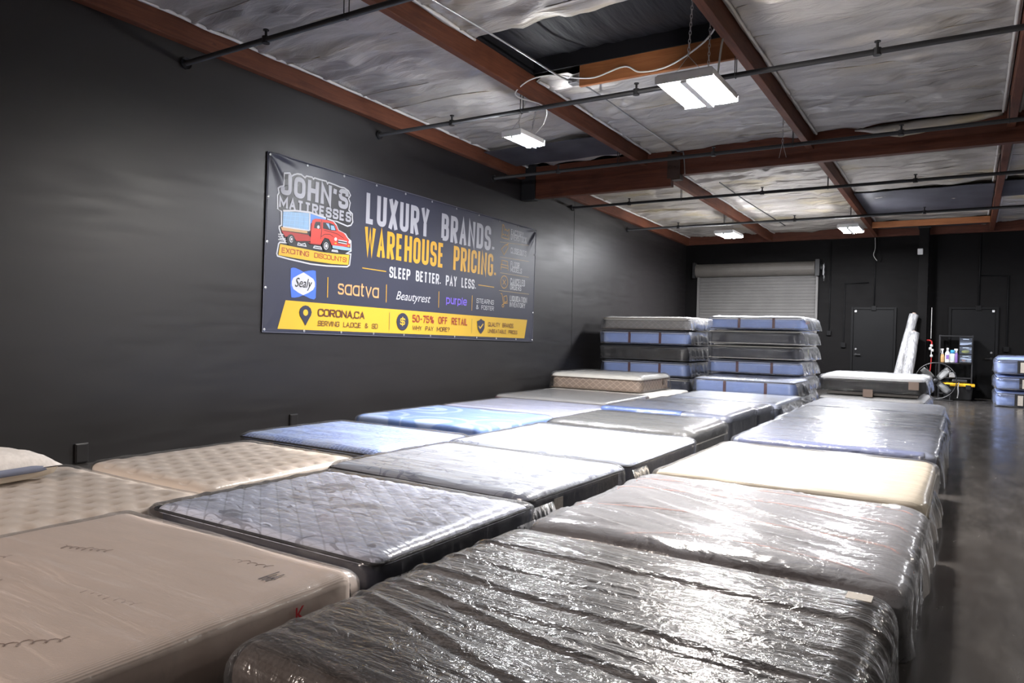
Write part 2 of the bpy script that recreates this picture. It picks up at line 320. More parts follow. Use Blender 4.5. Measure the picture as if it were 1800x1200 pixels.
('hexagon_logo','p','blue',[(0.383,0.769),(0.418,0.781),(0.458,0.78),(0.52,0.765),(0.578,0.745),(0.579,0.596),(0.434,0.516),(0.386,0.575)]),
('hexagon_logo','p','blue',[(0.578,0.745),(0.655,0.767),(0.729,0.78),(0.772,0.777),(0.79,0.61),(0.755,0.541),(0.579,0.596)]),
('hexagon_logo','p','blue',[(0.381,0.575),(0.428,0.659),(0.578,0.6),(0.584,0.463),(0.523,0.438),(0.453,0.424),(0.404,0.424)]),
('hexagon_logo','p','blue',[(0.578,0.6),(0.765,0.69),(0.788,0.609),(0.786,0.444),(0.76,0.423),(0.701,0.429),(0.584,0.463)]),
('hexagon_logo','p','white',[(0.581,0.739),(0.668,0.705),(0.739,0.673),(0.764,0.636),(0.767,0.583),(0.739,0.54),(0.666,0.497),(0.584,0.463),(0.506,0.489),(0.433,0.524),(0.406,0.569),(0.404,0.617),(0.423,0.658),(0.502,0.702)]),
('hexagon_logo_lettering','t','black','Sealy',(0.452,0.557),(0.718,0.667),'l',0,0.3),
('brand_divider#1','s','gold',0.013,[(0.978,0.718),(0.981,0.462)],0),
('brand_divider#2','s','gold',0.013,[(2.066,0.718),(2.069,0.469)],0),
('brand_divider#3','s','gold',0.013,[(3.244,0.713),(3.247,0.465)],0),
('brand_divider#4','s','gold',0.013,[(4.123,0.716),(4.123,0.468)],0),
('brand_lettering_orange','t','orange','saatva',(1.154,0.517),(1.917,0.658),'x',0.16,0.0),
('brand_lettering_script','t','white','Beautyrest',(2.274,0.525),(3.048,0.645),'B',0,0.35),
('brand_lettering_purple','t','purple','purple',(3.43,0.537),(3.977,0.637),'x',0.22,0.0),
('brand_lettering_serif#1','t','white','STEARNS',(4.246,0.601),(4.763,0.678),'H',0.13,0.0),
('brand_lettering_serif#2','t','white','& FOSTER',(4.244,0.501),(4.769,0.571),'H',0.13,0.0),
('yellow_bar','p','yellow',[(0.32,0.384),(2.472,0.384),(5.882,0.392),(5.801,0.052),(2.488,0.046),(0.214,0.042)]),
('map_pin_icon','p','navy',[(0.633,0.094),(0.586,0.16),(0.543,0.214),(0.531,0.254),(0.544,0.299),(0.579,0.329),(0.623,0.341),(0.668,0.334),(0.706,0.308),(0.725,0.264),(0.715,0.223),(0.675,0.164)]),
('map_pin_icon','p','yellow',[(0.666,0.255),(0.665,0.243),(0.66,0.232),(0.651,0.223),(0.641,0.217),(0.629,0.214),(0.617,0.216),(0.606,0.221),(0.597,0.229),(0.591,0.239),(0.589,0.251),(0.59,0.263),(0.595,0.274),(0.603,0.284),(0.614,0.29),(0.626,0.292),(0.638,0.291),(0.649,0.286),(0.658,0.278),(0.664,0.267)]),
('dollar_icon','p','navy',[(2.55,0.222),(2.548,0.195),(2.539,0.168),(2.525,0.144),(2.506,0.123),(2.482,0.108),(2.455,0.098),(2.427,0.094),(2.398,0.096),(2.371,0.104),(2.346,0.118),(2.325,0.137),(2.309,0.159),(2.299,0.185),(2.294,0.212),(2.296,0.239),(2.304,0.265),(2.318,0.289),(2.337,0.31),(2.36,0.325),(2.386,0.336),(2.415,0.34),(2.443,0.339),(2.471,0.331),(2.496,0.317),(2.518,0.299),(2.534,0.276),(2.545,0.25)]),
('dollar_icon','t','yellow','$',(2.367,0.159),(2.475,0.278),'H',0.16,0.0),
('shield_icon','p','navy',[(4.384,0.346),(4.433,0.324),(4.494,0.31),(4.493,0.193),(4.455,0.143),(4.393,0.096),(4.336,0.133),(4.298,0.179),(4.274,0.3),(4.333,0.317)]),
('shield_icon','s','yellow',0.022,[(4.326,0.225),(4.368,0.188),(4.453,0.263)],0),
('bar_lettering#1','t','maroon2','CORONA,CA',(0.826,0.22),(1.649,0.315),'H',0.16,0.0),
('bar_lettering#2','t','maroon2','SERVING LA,OC,IE & SD',(0.828,0.1),(1.907,0.165),'H',0.13,0.0),
('bar_lettering#3','t','maroon','50–75% OFF RETAIL',(2.638,0.22),(4.007,0.329),'H',0.16,0.0),
('bar_lettering#4','t','maroon2','WHY PAY MORE?',(2.64,0.103),(3.534,0.171),'H',0.13,0.0),
('bar_lettering#5','t','maroon2','QUALITY BRANDS.',(4.602,0.228),(5.413,0.3),'H',0.13,0.0),
('bar_lettering#6','t','maroon2','UNBEATABLE PRICES.',(4.598,0.121),(5.55,0.184),'H',0.13,0.0),
('bar_divider#1','s','olive',0.01,[(2.141,0.341),(2.146,0.092)],0),
('bar_divider#2','s','olive',0.01,[(4.126,0.334),(4.127,0.1)],0)]

# ---------------------------------------------------------------- condensed block lettering drawn as strokes
# each glyph: relative width, then strokes; a third value 1 rounds that corner
GL_ = {
 'A': (1.0, [[(0, 0), (.5, 1), (1, 0)], [(.2, .3), (.8, .3)]]), 'B': (.95, [[(0, 0), (0, 1), (.92, 1, 1), (.92, .53, 1), (0, .53)], [(0, .53), (1, .53, 1), (1, 0, 1), (0, 0)]]),
 'C': (.95, [[(1, .68), (1, 1, 1), (0, 1, 1), (0, 0, 1), (1, 0, 1), (1, .32)]]), 'D': (.95, [[(0, 0), (0, 1), (1, 1, 1), (1, 0, 1), (0, 0), (0, .1)]]),
 'E': (.8, [[(1, 1), (0, 1), (0, 0), (1, 0)], [(0, .52), (.9, .52)]]), 'F': (.78, [[(1, 1), (0, 1), (0, 0)], [(0, .52), (.9, .52)]]),
 'G': (.97, [[(1, .70), (1, 1, 1), (0, 1, 1), (0, 0, 1), (1, 0, 1), (1, .46), (.55, .46)]]), 'H': (.98, [[(0, 0), (0, 1)], [(1, 0), (1, 1)], [(0, .52), (1, .52)]]),
 'I': (0, [[(.5, 0), (.5, 1)]]), 'J': (.85, [[(1, 1), (1, 0, 1), (0, 0, 1), (0, .3)]]), 'K': (.98, [[(0, 0), (0, 1)], [(1, 1), (.08, .45)], [(.3, .58), (1, 0)]]),
 'L': (.78, [[(0, 1), (0, 0), (1, 0)]]), 'M': (1.3, [[(0, 0), (0, 1), (.5, .2), (1, 1), (1, 0)]]), 'N': (1.0, [[(0, 0), (0, 1), (1, 0), (1, 1)]]),
 'O': (.97, [[(0, .5), (0, 1, 1), (1, 1, 1), (1, 0, 1), (0, 0, 1), (0, .52)]]), 'P': (.93, [[(0, 0), (0, 1), (1, 1, 1), (1, .45, 1), (0, .45)]]),
 'Q': (.97, [[(0, .5), (0, 1, 1), (1, 1, 1), (1, 0, 1), (0, 0, 1), (0, .52)], [(.6, .25), (1.05, -.06)]]), 'R': (.95, [[(0, 0), (0, 1), (1, 1, 1), (1, .47, 1), (0, .47)], [(.45, .47), (1, 0)]]),
 'S': (.93, [[(1, .70), (1, 1, 1), (0, 1, 1), (0, .52, 1), (1, .48, 1), (1, 0, 1), (0, 0, 1), (0, .30)]]), 'T': (.9, [[(0, 1), (1, 1)], [(.5, 1), (.5, 0)]]),
 'U': (.97, [[(0, 1), (0, 0, 1), (1, 0, 1), (1, 1)]]), 'V': (1.0, [[(0, 1), (.5, 0), (1, 1)]]), 'W': (1.45, [[(0, 1), (.25, 0), (.5, .9), (.75, 0), (1, 1)]]),
 'X': (1.0, [[(0, 0), (1, 1)], [(0, 1), (1, 0)]]), 'Y': (1.0, [[(0, 1), (.5, .45), (1, 1)], [(.5, .45), (.5, 0)]]),
 '0': (.93, [[(0, .5), (0, 1, 1), (1, 1, 1), (1, 0, 1), (0, 0, 1), (0, .52)]]), '5': (.93, [[(.95, 1), (0, 1), (0, .56), (1, .58, 1), (1, 0, 1), (0, 0, 1), (0, .26)]]), '7': (.9, [[(0, 1), (1, 1), (.3, 0)]]),
 '%': (1.3, [[(0, .8), (0, 1, 1), (.38, 1, 1), (.38, .6, 1), (0, .6, 1), (0, .82)], [(.62, .2), (.62, .4, 1), (1, .4, 1), (1, 0, 1), (.62, 0, 1), (.62, .22)], [(.2, 0), (.8, 1)]]),
 '&': (1.05, [[(1, 0), (.15, .78), (.15, 1, 1), (.7, 1, 1), (.7, .68, 1), (0, .42, 1), (0, 0, 1), (.7, 0, 1), (1, .45)]]), '?': (.85, [[(0, .72), (0, 1, 1), (1, 1, 1), (1, .5, 1), (.5, .5), (.5, .28)], [(.5, .12), (.5, 0)]]),
 '.': (0, [[(.5, .0), (.5, .13)]]), ',': (0, [[(.5, .10), (.5, -.02), (.15, -.22)]]), '!': (0, [[(.5, .3), (.5, 1)], [(.5, 0), (.5, .14)]]), "'": (0, [[(.5, 1), (.4, .68)]]), '–': (.6, [[(0, .46), (1, .46)]]), ' ': (1.15, []),
 '$': (.93, [[(1, .68), (1, .88, 1), (0, .88, 1), (0, .52, 1), (1, .48, 1), (1, .12, 1), (0, .12, 1), (0, .32)], [(.5, -.17), (.5, 1.17)]]),
 's': (.8, [[(1, .78), (.9, 1, 1), (0, 1, 1), (0, .53, 1), (1, .47, 1), (1, 0, 1), (.1, 0, 1), (0, .2)]]), 'a': (1.0, [[(1, 0), (1, 1)], [(1, .5), (1, 1, 1), (0, 1, 1), (0, 0, 1), (1, 0, 1), (1, .5)]]),
 't': (.55, [[(.35, 1.35), (.35, 0, 1), (1, 0)], [(0, 1), (1, 1)]]), 'v': (.95, [[(0, 1), (.5, 0), (1, 1)]]), 'p': (1.0, [[(0, 1), (0, -.42)], [(0, .5), (0, 1, 1), (1, 1, 1), (1, 0, 1), (0, 0, 1), (0, .5)]]),
 'u': (.9, [[(0, 1), (0, 0, 1), (1, 0, 1), (1, .5)], [(1, 1), (1, 0)]]), 'r': (.5, [[(0, 0), (0, 1)], [(0, .6), (.05, 1, 1), (1, 1)]]), 'l': (0, [[(.5, 0), (.5, 1.42)]]), 'e': (1.0, [[(0, .48), (1, .48), (1, 1, 1), (0, 1, 1), (0, 0, 1), (.9, 0, 1), (1, .2)]]),
}
def ribbon(bm, pts, wd, M, mi, closed=False):
    pts = [Vector(p[:2]) for p in pts]; q = [pts[0]]
    for p in pts[1:]:
        if (p - q[-1]).length > 1e-5: q.append(p)
    pts = q; n = len(pts); L = []
    if n < 2: return
    for k in range(n):
        d0 = (pts[k] - pts[k - 1]) if (k or closed) else (pts[1] - pts[0]); d1 = (pts[(k + 1) % n] - pts[k]) if (k < n - 1 or closed) else (pts[-1] - pts[-2])
        d0 = d0.normalized(); d1 = d1.normalized(); b = d0 + d1; b = b.normalized() if b.length > .2 else d1
        nn = Vector((-b.y, b.x)); s = wd / 2 / max(.42, abs(nn.dot(Vector((-d1.y, d1.x)))))
        L.append((bm.verts.new(M @ (pts[k] + nn * s).to_3d()), bm.verts.new(M @ (pts[k] - nn * s).to_3d())))
    for k in range(n if closed else n - 1):
        A, B = L[k], L[(k + 1) % n]; f = bm.faces.new((A[1], B[1], B[0], A[0])); f.material_index = mi
def block_text(bm, s, a, b, wt, M, mi, gap=.58, only=None):
    """condensed letters of stroke wt (share of the cap height) from baseline-left a to top-right b"""
    H = b[1] - a[1]; W = b[0] - a[0]; t = min(wt * H, .295 * W / sum(.45 if c in " .,!'I" else 1.3 if c in 'MW%' else 1 for c in s)); g = gap * t
    fixed = sum(t + (0 if c == ' ' else 0) for c in s) + g * (len(s) - 1); tot = sum(GL_[c][0] for c in s)
    k = max(0.02, (W - fixed) / max(tot, .01)); x = a[0]
    word = 0
    for c in s:
        if c == ' ': word += 1
        w_ = GL_[c][0] * k; X0 = x + t / 2
        for st in (GL_[c][1] if only is None or only == word else []):
            P = []
            for v in st: P.append((Vector((X0 + v[0] * w_ if w_ else X0 + (v[0] - .5) * t * 1.2, a[1] + t / 2 + v[1] * (H - t))), len(v) > 2))
            if c in 'HIKLMNTUVWXYAPRFJ!?7' or c in 'pluratv':   # flat stroke ends reach the cap line and the baseline
                for e in (0, -1):
                    p = P[e][0]; y = st[e][1]
                    if y in (0, 1) and st[1 if e == 0 else -2][1] != y: P[e] = (Vector((p.x, p.y + (t / 2 if y else -t / 2))), False)
            r = min(w_ / 2, (H - t) * (.5 if c.islower() else .30)) if w_ else 0; out = []
            for i, (p, rd) in enumerate(P):
                if not rd or i in (0, len(P) - 1): out.append(p); continue
                p0, p1 = P[i - 1][0], P[i + 1][0]; rr = min(r, (p - p0).length * .52, (p1 - p).length * .52)
                A_, B_ = p + (p0 - p).normalized() * rr, p + (p1 - p).normalized() * rr
                for j in range(6):
                    u = j / 5; out.append(A_.lerp(p, u).lerp(p.lerp(B_, u), u))
            ribbon(bm, out, t, M, mi)
        x += w_ + t + g

# ================================================================ materials of the building
def m_wall(k=1.05, r0=.395, sp=.46, name='black_wall_paint'):
    m, nt, o = newmat(name); t = NT(nt)
    v = t.coord((1, 1, 1)); n1 = t.noise(v, .7, 4); n2 = t.noise(t.coord((1, .5, 4)), 3, 5)
    c = t.mix(n1, [x * k for x in (.0092, .0080, .0083)], [x * k for x in (.0140, .0122, .0126)])
    scr = t.ramp(t.noise(t.coord((1, 1.4, 9), (0.3, 0, 0)), 1.6, 5, .6), [(.705, 0), (.73, 1)])
    c = t.mix(t.math('MULTIPLY', scr, .10), c, (.09, .085, .085))
    r = t.ramp(n2, [(.3, r0), (.7, r0 + .09)])
    t.out(t.bsdf(c, r, t.bump(t.noise(v, 55, 3), .05, .004), sp)); return m
def m_floor():
    m, nt, o = newmat('sealed_dark_concrete'); t = NT(nt)
    v = t.coord(); n1 = t.noise(v, .9, 5, .6); n2 = t.noise(t.coord((1, .25, 1)), 6, 6, .65)
    c = t.mix(n1, (.030, .028, .027), (.060, .054, .050)); c = t.mix(t.ramp(n2, [(.45, 0), (.75, .5)]), c, (.085, .077, .07))
    sp = t.ramp(t.noise(v, 34, 3), [(.70, 0), (.74, 1)]); c = t.mix(t.math('MULTIPLY', sp, .35), c, (.16, .15, .14))
    t.out(t.bsdf(c, t.ramp(n2, [(.3, .13), (.8, .32)]), t.bump(n2, .04, .004), .5)); return m
def m_wood(name, c0, c1, axis='y'):
    m, nt, o = newmat(name); t = NT(nt)
    s = {'y': (14, 1.1, 14), 'x': (1.1, 14, 14)}[axis]
    g = t.noise(t.coord(s), 1.6, 5, .6, 1.2); k = t.noise(t.coord(), 2.2, 3)
    c = t.mix(t.ramp(g, [(.3, 0), (.7, 1)]), c0, c1); c = t.mix(t.ramp(k, [(.5, 0), (.8, .5)]), c, [x * .45 for x in c0])
    kn = t.ramp(t.noise(t.coord((1, 1, 1.6)), 5.5, 2), [(.74, 0), (.80, 1)]); c = t.mix(t.math('MULTIPLY', kn, .7), c, (.015, .008, .006))
    t.out(t.bsdf(c, .62, t.bump(g, .15, .004), .3)); return m
def m_foil(name, c0, c1, yel=0.5):
    m, nt, o = newmat(name); t = NT(nt)
    n1 = t.noise(t.coord(), .8, 4, .55); n2 = t.noise(t.coord((.6, 3.2, 1)), 2.2, 5, .6, .6)
    c = t.mix(t.ramp(n1, [(.35, 0), (.68, 1)]), c0, c1)
    st_ = t.ramp(t.noise(t.coord((.5, 1.6, 1), loc=(3, 7, 0)), 1.3, 4), [(.54, 0), (.70, yel)])
    c = t.mix(st_, c, (.40, .33, .19))
    b = t.bump(n2, .8, .05)
    t.out(t.bsdf(c, .42, b, .5, .25)); return m
MAT_WALL = m_wall(); MAT_BACK = m_wall(.28, .6, .12, 'flat_black_wall_paint'); MAT_FLOOR = m_floor()
WOOD = m_wood('reddish_douglas_fir', (.080, .024, .012), (.145, .048, .023))
WOODX = m_wood('reddish_glulam', (.062, .018, .010), (.115, .036, .018), 'x')
WOODN = m_wood('orange_new_lumber', (.24, .085, .03), (.34, .135, .052), 'x')
FOIL = m_foil('white_faced_insulation', (.34, .315, .28), (.48, .45, .42), .7)
FOIL2 = m_foil('grey_faced_insulation', (.35, .335, .32), (.47, .45, .435), .3)
FOILW = plain('white_insulation_flange', (.58, .56, .54), .45, var=.15, vscale=3)
DECK = plain('dark_roof_deck', (.03, .028, .027), .8)
BLACKM = plain('black_painted_steel', (.012, .012, .013), .45)
PIPEM = plain('black_iron_pipe', (.016, .016, .018), .5)
GALV = plain('galvanised_steel', (.45, .45, .46), .35, metal=.9)

# ================================================================ shell
def struct(name, bm, mat, smooth=False):
    o = obj(name, bm, mat, None, smooth); o['kind'] = 'structure'; return o
XR, YF, YB = 13.0, -6.0, 20.15
bm = bmesh.new(); bx(bm, -.3, XR + .3, YF - .3, YB + .3, -.2, 0); struct('floor', bm, MAT_FLOOR)
bm = bmesh.new(); bx(bm, -.25, 0, YF - .3, YB + .3, 0, 4.95); struct('wall_left', bm, MAT_WALL)
bm = bmesh.new(); bx(bm, XR, XR + .25, YF - .3, YB + .3, 0, 4.95); struct('wall_right', bm, MAT_WALL)
bm = bmesh.new(); bx(bm, 0, XR, YF - .25, YF, 0, 4.95); struct('wall_front', bm, MAT_WALL)
# back wall with a recess for the shutter
bm = bmesh.new()
bx(bm, 0, .36, YB, YB + .25, 0, 4.6); bx(bm, .36, 3.54, YB, YB + .25, 3.05, 4.6); bx(bm, 3.54, XR, YB, YB + .25, 0, 4.6)
struct('wall_back', bm, MAT_BACK)
# roof deck, with the skylight well left open
def slab(bm, x0, x1, y0, y1, dz0, dz1):
    r = bx(bm, x0, x1, y0, y1, 0, 1)
    for v in r: v.co.z = roof(v.co.y) + (dz1 if v.co.z > .5 else dz0)
bm = bmesh.new()
SKX0, SKX1, SKY0, SKY1 = 2.40, 4.82, 6.20, 7.42
slab(bm, -.25, XR, YF - .25, SKY0, .06, .2); slab(bm, -.25, XR, SKY1, YB + .25, .06, .2)
slab(bm, -.25, SKX0, SKY0, SKY1, .06, .2); slab(bm, SKX1, XR, SKY0, SKY1, .06, .2)
struct('ceiling', bm, DECK)
# seam of the tilt-up panels on the left wall
bm = bmesh.new(); bx(bm, -.002, .004, 13.19, 13.205, 0, 4.2); struct('trim_1', bm, BLACKM)

# ================================================================ roof timbers
def slope_beam(name, x0, x1, y0, y1, zb, zt, mat, label, cat, group=None):
    """a timber running front to back, following the roof's fall; zb, zt are heights at y = 0"""
    bm = bmesh.new(); r = bx(bm, x0, x1, y0, y1, zb, zt, .006)
    for v in r: v.co.z -= SLOPE * v.co.y
    o = obj(name, bm, mat); tag(o, label, cat, group); return o
slope_beam('ledger_beam', .0, .10, -2.4, 11.08, 4.235, 4.49, WOOD, 'reddish wooden ledger along the black left wall, above the banner', 'ceiling beam', 'roof timbers running front to back')
slope_beam('ledger_beam', .0, .10, 11.26, YB, 4.235, 4.49, WOOD, 'reddish wooden ledger on the black left wall, beyond the deep cross beam', 'ceiling beam', 'roof timbers running front to back')
PUR = [(2.31, 2.40, 'first purlin right of the black left wall'), (4.82, 4.91, 'purlin just right of the largest lamp'), (7.215, 7.31, 'purlin at the right edge of the photo')]
for x0, x1, d in PUR:
    slope_beam('purlin', x0, x1, -2.6, 11.19, 4.245, 4.50, WOOD, 'reddish wooden ' + d + ', part nearer than the cross beam', 'ceiling beam', 'roof timbers running front to back')
    slope_beam('purlin', x0, x1, 11.34, 20.03, 4.245, 4.50, WOOD, 'reddish wooden ' + d + ', part beyond the cross beam', 'ceiling beam', 'roof timbers running front to back')
slope_beam('purlin', 9.70, 9.79, -2.6, 11.19, 4.245, 4.50, WOOD, 'reddish wooden purlin far right of the aisle, nearer part', 'ceiling beam', 'roof timbers running front to back')
def cross_beam(x0, x1, y0, y1, z0, z1, mat, label, name='cross_beam'):
    bm = bmesh.new(); bx(bm, x0, x1, y0, y1, z0, z1, .008); return tag(obj(name, bm, mat), label, 'ceiling beam')
g = thing('cross_beam', 'deep reddish glulam cross beam stub reaching from the left wall to the first purlin', 'ceiling beam', (0, 11.1, 3.68))
bm = bmesh.new(); bx(bm, .30, 2.80, 0, .14, 0, .56, .008); obj('beam', bm, WOODX, g)
bm = bmesh.new(); bx(bm, .02, .295, -.02, .16, -.02, .60, .004); obj('wall_bracket', bm, BLACKM, g)
bm = bmesh.new(); bx(bm, 2.74, 2.95, -.012, -.001, .12, .50); bx(bm, 2.80, 2.95, 0, .152, .10, .18)
for k in range(4): lathe(bm, [(.012, 0), (.012, .012)], 8, Matrix.Translation((2.78 + .04 * k, -.012, .3 + .1 * (k % 2))) @ Matrix.Rotation(PI / 2, 4, 'X'))
obj('hinge_plate', bm, plain('rusty_steel_plate', (.035, .018, .012), .6), g)
cross_beam(2.81, 12.9, 11.2, 11.33, 3.866, 4.30, WOODX, 'long reddish cross beam under the insulation, right of the deep glulam stub')
cross_beam(-.0 + .1, 12.9, 20.04, 20.149, 3.87, 4.12, WOODX, 'dark reddish ledger along the top of the back wall')
cross_beam(-.0 + .0, 1.32, -2.75, -2.61, 3.95, 4.5, WOODX, 'reddish cross beam end at the top left, near the camera')
cross_beam(4.92, 7.21, 18.6, 18.65, 3.89, 4.03, WOODN, 'bright orange new board between two purlins, above the steel column', 'header_board')
cross_beam(3.02, 4.815, 7.43, 7.48, 4.13, 4.40, WOODN, 'orange plywood header board at the far edge of the dark skylight well', 'header_board')
# black end of the glulam stub at upper left (near the lens)

# ================================================================ insulation blankets
def blanket(x0, x1, y0, y1, mat, label, seed, holes=(), sag=.034, name='insulation_blanket', flap=True):
    """faced insulation between two timbers: pillows between seams that run across, edges turned down"""
    rnd = random.Random(seed); nx = max(10, int((x1 - x0) / .07)); ny = max(12, int((y1 - y0) / .034))
    seams = []; y = y0 + rnd.uniform(.2, .5)
    while y < y1: seams.append(y); y += rnd.uniform(.56, .66)
    bm = bmesh.new(); G = []
    for j in range(ny + 1):
        row = []
        for i in range(nx + 1):
            u = i / nx; x = x0 + (x1 - x0) * u; y = y0 + (y1 - y0) * j / ny
            d = min([abs(y - s_ - .03 * noise.noise((x * .8, s_ * 3.1, seed))) for s_ in seams] + [9])
            rid = math.exp(-(d / .035) ** 2)
            z = roof(y) - .012 - sag * rid + .02 * math.exp(-((d - .09) / .05) ** 2)
            z -= .034 * noise.noise((x * .9 + seed, y * 2.3, 1.7)) + .030 * noise.noise((x * 1.6 + y * .6, y * 5.2, seed * 1.3)) + .012 * noise.noise((x * 3.5 - y, y * 9.0, seed * 2.1))
            rdg = 1 - abs(noise.noise((x * 1.1 + y * .9, y * 3.6 - x * .5, seed + 9.1))); z -= .040 * max(0, rdg - .80) / .20
            rd2 = 1 - abs(noise.noise((x * .7 - y * .4, y * 5.5 + x * .3, seed + 3.3))); z -= .026 * max(0, rd2 - .84) / .16
            e = min(u, 1 - u) * (x1 - x0)
            if e < .05 and flap: z = roof(y) - .055 - .018 * noise.noise((y * 2.2, seed, u * 3)) 
            row.append(bm.verts.new((x, y, z)))
        G.append(row)
    for j in range(ny):
        for i in range(nx):
            cx = x0 + (x1 - x0) * (i + .5) / nx; cy = y0 + (y1 - y0) * (j + .5) / ny
            if any(hx0 < cx < hx1 and hy0 < cy < hy1 for hx0, hx1, hy0, hy1 in holes): continue
            bm.faces.new((G[j][i], G[j + 1][i], G[j + 1][i + 1], G[j][i + 1]))
    o = obj(name, bm, mat, None, True); o.data.materials.append(FOIL)
    md = o.modifiers.new('th', 'SOLIDIFY'); md.thickness = .004; md.offset = 1
    for s_ in seams:
        if s_ > y1 - .1 or any(hy0 < s_ < hy1 for _, _, hy0, hy1 in holes): continue
        b2 = bmesh.new(); P = []
        for i in range(nx + 1):
            x = x0 + .05 + (x1 - x0 - .10) * i / nx; y = s_ - .03 * noise.noise((x * .8, s_ * 3.1, seed)) * -1
            P.append((x, y, roof(y) - .016 - sag - .034 * noise.noise((x * .9 + seed, y * 2.3, 1.7)) - .03 * noise.noise((x * 1.6 + y * .6, y * 5.2, seed * 1.3)) - .012 * max(0, noise.noise((x * 2.2, s_, 5)))))
        tube(b2, P, .006, 5); obj('taped_seam', b2, FOIL, o, True)
    for xx in (x0 + .032, x1 - .032):
        b2 = bmesh.new(); n = int((y1 - y0) / .12); P = [(xx, y0 + (y1 - y0) * i / n, roof(y0 + (y1 - y0) * i / n) - .055 - .016 * noise.noise((i * .31, seed, xx))) for i in range(n + 1)]
        tube(b2, P, [.017 + .008 * noise.noise((i * .4, xx, seed)) for i in range(n + 1)], 8); obj('rolled_edge', b2, FOILW, o, True)
    return tag(o, label, 'insulation', 'insulation blankets under the roof')
blanket(.105, 2.30, -2.5, 11.08, FOIL2, 'dull white insulation between the left wall ledger and the first purlin, nearer bay', 1)
blanket(2.41, 4.81, -2.5, 6.18, FOIL, 'stained white insulation at the top centre, nearer than the dark skylight well', 2)
blanket(2.41, 4.81, 7.49, 11.19, FOIL2, 'white insulation between the dark skylight well and the cross beam, behind the largest lamp', 3)
blanket(4.92, 7.205, -2.5, 11.12, FOIL2, 'wrinkled white insulation at upper right, torn along the cross beam', 4, sag=.03)
blanket(7.32, 9.69, -2.5, 11.19, FOIL2, 'white insulation beyond the rightmost purlin, nearer bay', 5)
blanket(.105, 2.30, 11.27, 20.0, FOIL, 'yellowed white insulation behind the deep glulam stub, along the left wall', 6)
blanket(2.41, 4.81, 11.35, 20.0, FOIL, 'white insulation behind the cross beam, between the first two purlins', 7)
blanket(4.92, 7.205, 11.35, 20.0, FOIL, 'white insulation behind the cross beam, crossed by wide dark strips', 8)
blanket(7.32, 11.6, 11.35, 20.0, FOIL, 'yellowed insulation behind the cross beam at the right edge', 9)
# dark strips of bare deck
DARKP = plain('dark_painted_plywood', (.055, .055, .068), .55, var=.3, vscale=2)
def strip(x0, x1, y0, y1, label):
    bm = bmesh.new(); n = 8
    for dz in (0,):
        top = [[bm.verts.new((x0 + (x1 - x0) * i / n, y, roof(y) - .092 + .006 * math.sin(i * 1.7 + y))) for i in range(n + 1)] for y in [y0 + (y1 - y0) * k / 5 for k in range(6)]]
        for a, b in zip(top, top[1:]):
            for i in range(n): bm.faces.new((a[i], b[i], b[i + 1], a[i + 1]))
    o = obj('dark_roof_strip', bm, DARKP); md = o.modifiers.new('th', 'SOLIDIFY'); md.thickness = .012; md.offset = 1
    tag(o, label, 'roof panel', 'dark strips between insulation')
strip(4.93, 7.20, 15.35, 18.0, 'wide dark strip of bare roof between the two right purlins, behind the cross beam')
strip(4.93, 7.20, 18.9, 19.9, 'narrow dark strip of bare roof above the orange new board')
strip(.11, 2.29, 9.75, 10.75, 'dark strip of roof in the left bay just nearer than the glulam stub')
strip(7.33, 9.6, 15.2, 16.6, 'dark strip of roof right of the rightmost purlin')
# torn facing on the cross beam
bm = bmesh.new(); G = []
for i in range(25):
    u = i / 24; x = 5.45 + 1.72 * u; row = []
    for j in range(6):
        v = j / 5; wd = (.02 + .19 * max(0, min(1, (u) * 3)) * (1.0 - .75 * max(0, u - .33) / .67))
        row.append(bm.verts.new((x, 11.185 - .03 * math.sin(PI * v) - .05 * v * max(0, .5 - u), 4.285 - wd * v + .012 * noise.noise((x * 6, v * 2, 0)) - .10 * max(0, .35 - u))))
    G.append(row)
for a, b in zip(G, G[1:]):
    for j in range(5): bm.faces.new((a[j], b[j], b[j + 1], a[j + 1]))
o = obj('torn_facing', bm, FOIL, None, True); o.modifiers.new('th', 'SOLIDIFY').thickness = .003
tag(o, 'torn strip of white insulation facing hanging over the cross beam at right', 'insulation')
# skylight well
bm = bmesh.new()
slab(bm, SKX0, SKX1, SKY0, SKY1, .42, .46)
slab(bm, SKX0 + .001, SKX0 + .03, SKY0, SKY1, .0, .42); slab(bm, SKX1 - .03, SKX1 - .001, SKY0, SKY1, .0, .42)
slab(bm, SKX0, SKX1, SKY0, SKY0 + .02, .0, .42); slab(bm, SKX0, SKX1, SKY1 - .02, SKY1, .0, .42)
well = obj('skylight_well', bm, plain('black_well_paint', (.008, .008, .010), .7, .2)); tag(well, 'dark covered skylight well in the ceiling, above and left of the largest lamp', 'skylight')
m, nt, o_ = newmat('black_sheet_cover'); t = NT(nt)
t.out(t.bsdf((.006, .006, .008), .6, t.bump(t.noise(t.coord((4, .6, 1)), 2.5, 4), .5, .05), .3))
bm = bmesh.new(); G = [[bm.verts.new((2.43 + 2.36 * i / 30, SKY0 + .02 + 1.18 * j / 12, roof(6.8) + .16 - .06 * math.sin(PI * j / 12) + .02 * noise.noise((i * .55, j * .08, 2)))) for i in range(31)] for j in range(13)]
for a, b in zip(G, G[1:]):
    for i in range(30): bm.faces.new((a[i], b[i], b[i + 1], a[i + 1]))
cv = obj('sheet_cover', bm, m, well, True)

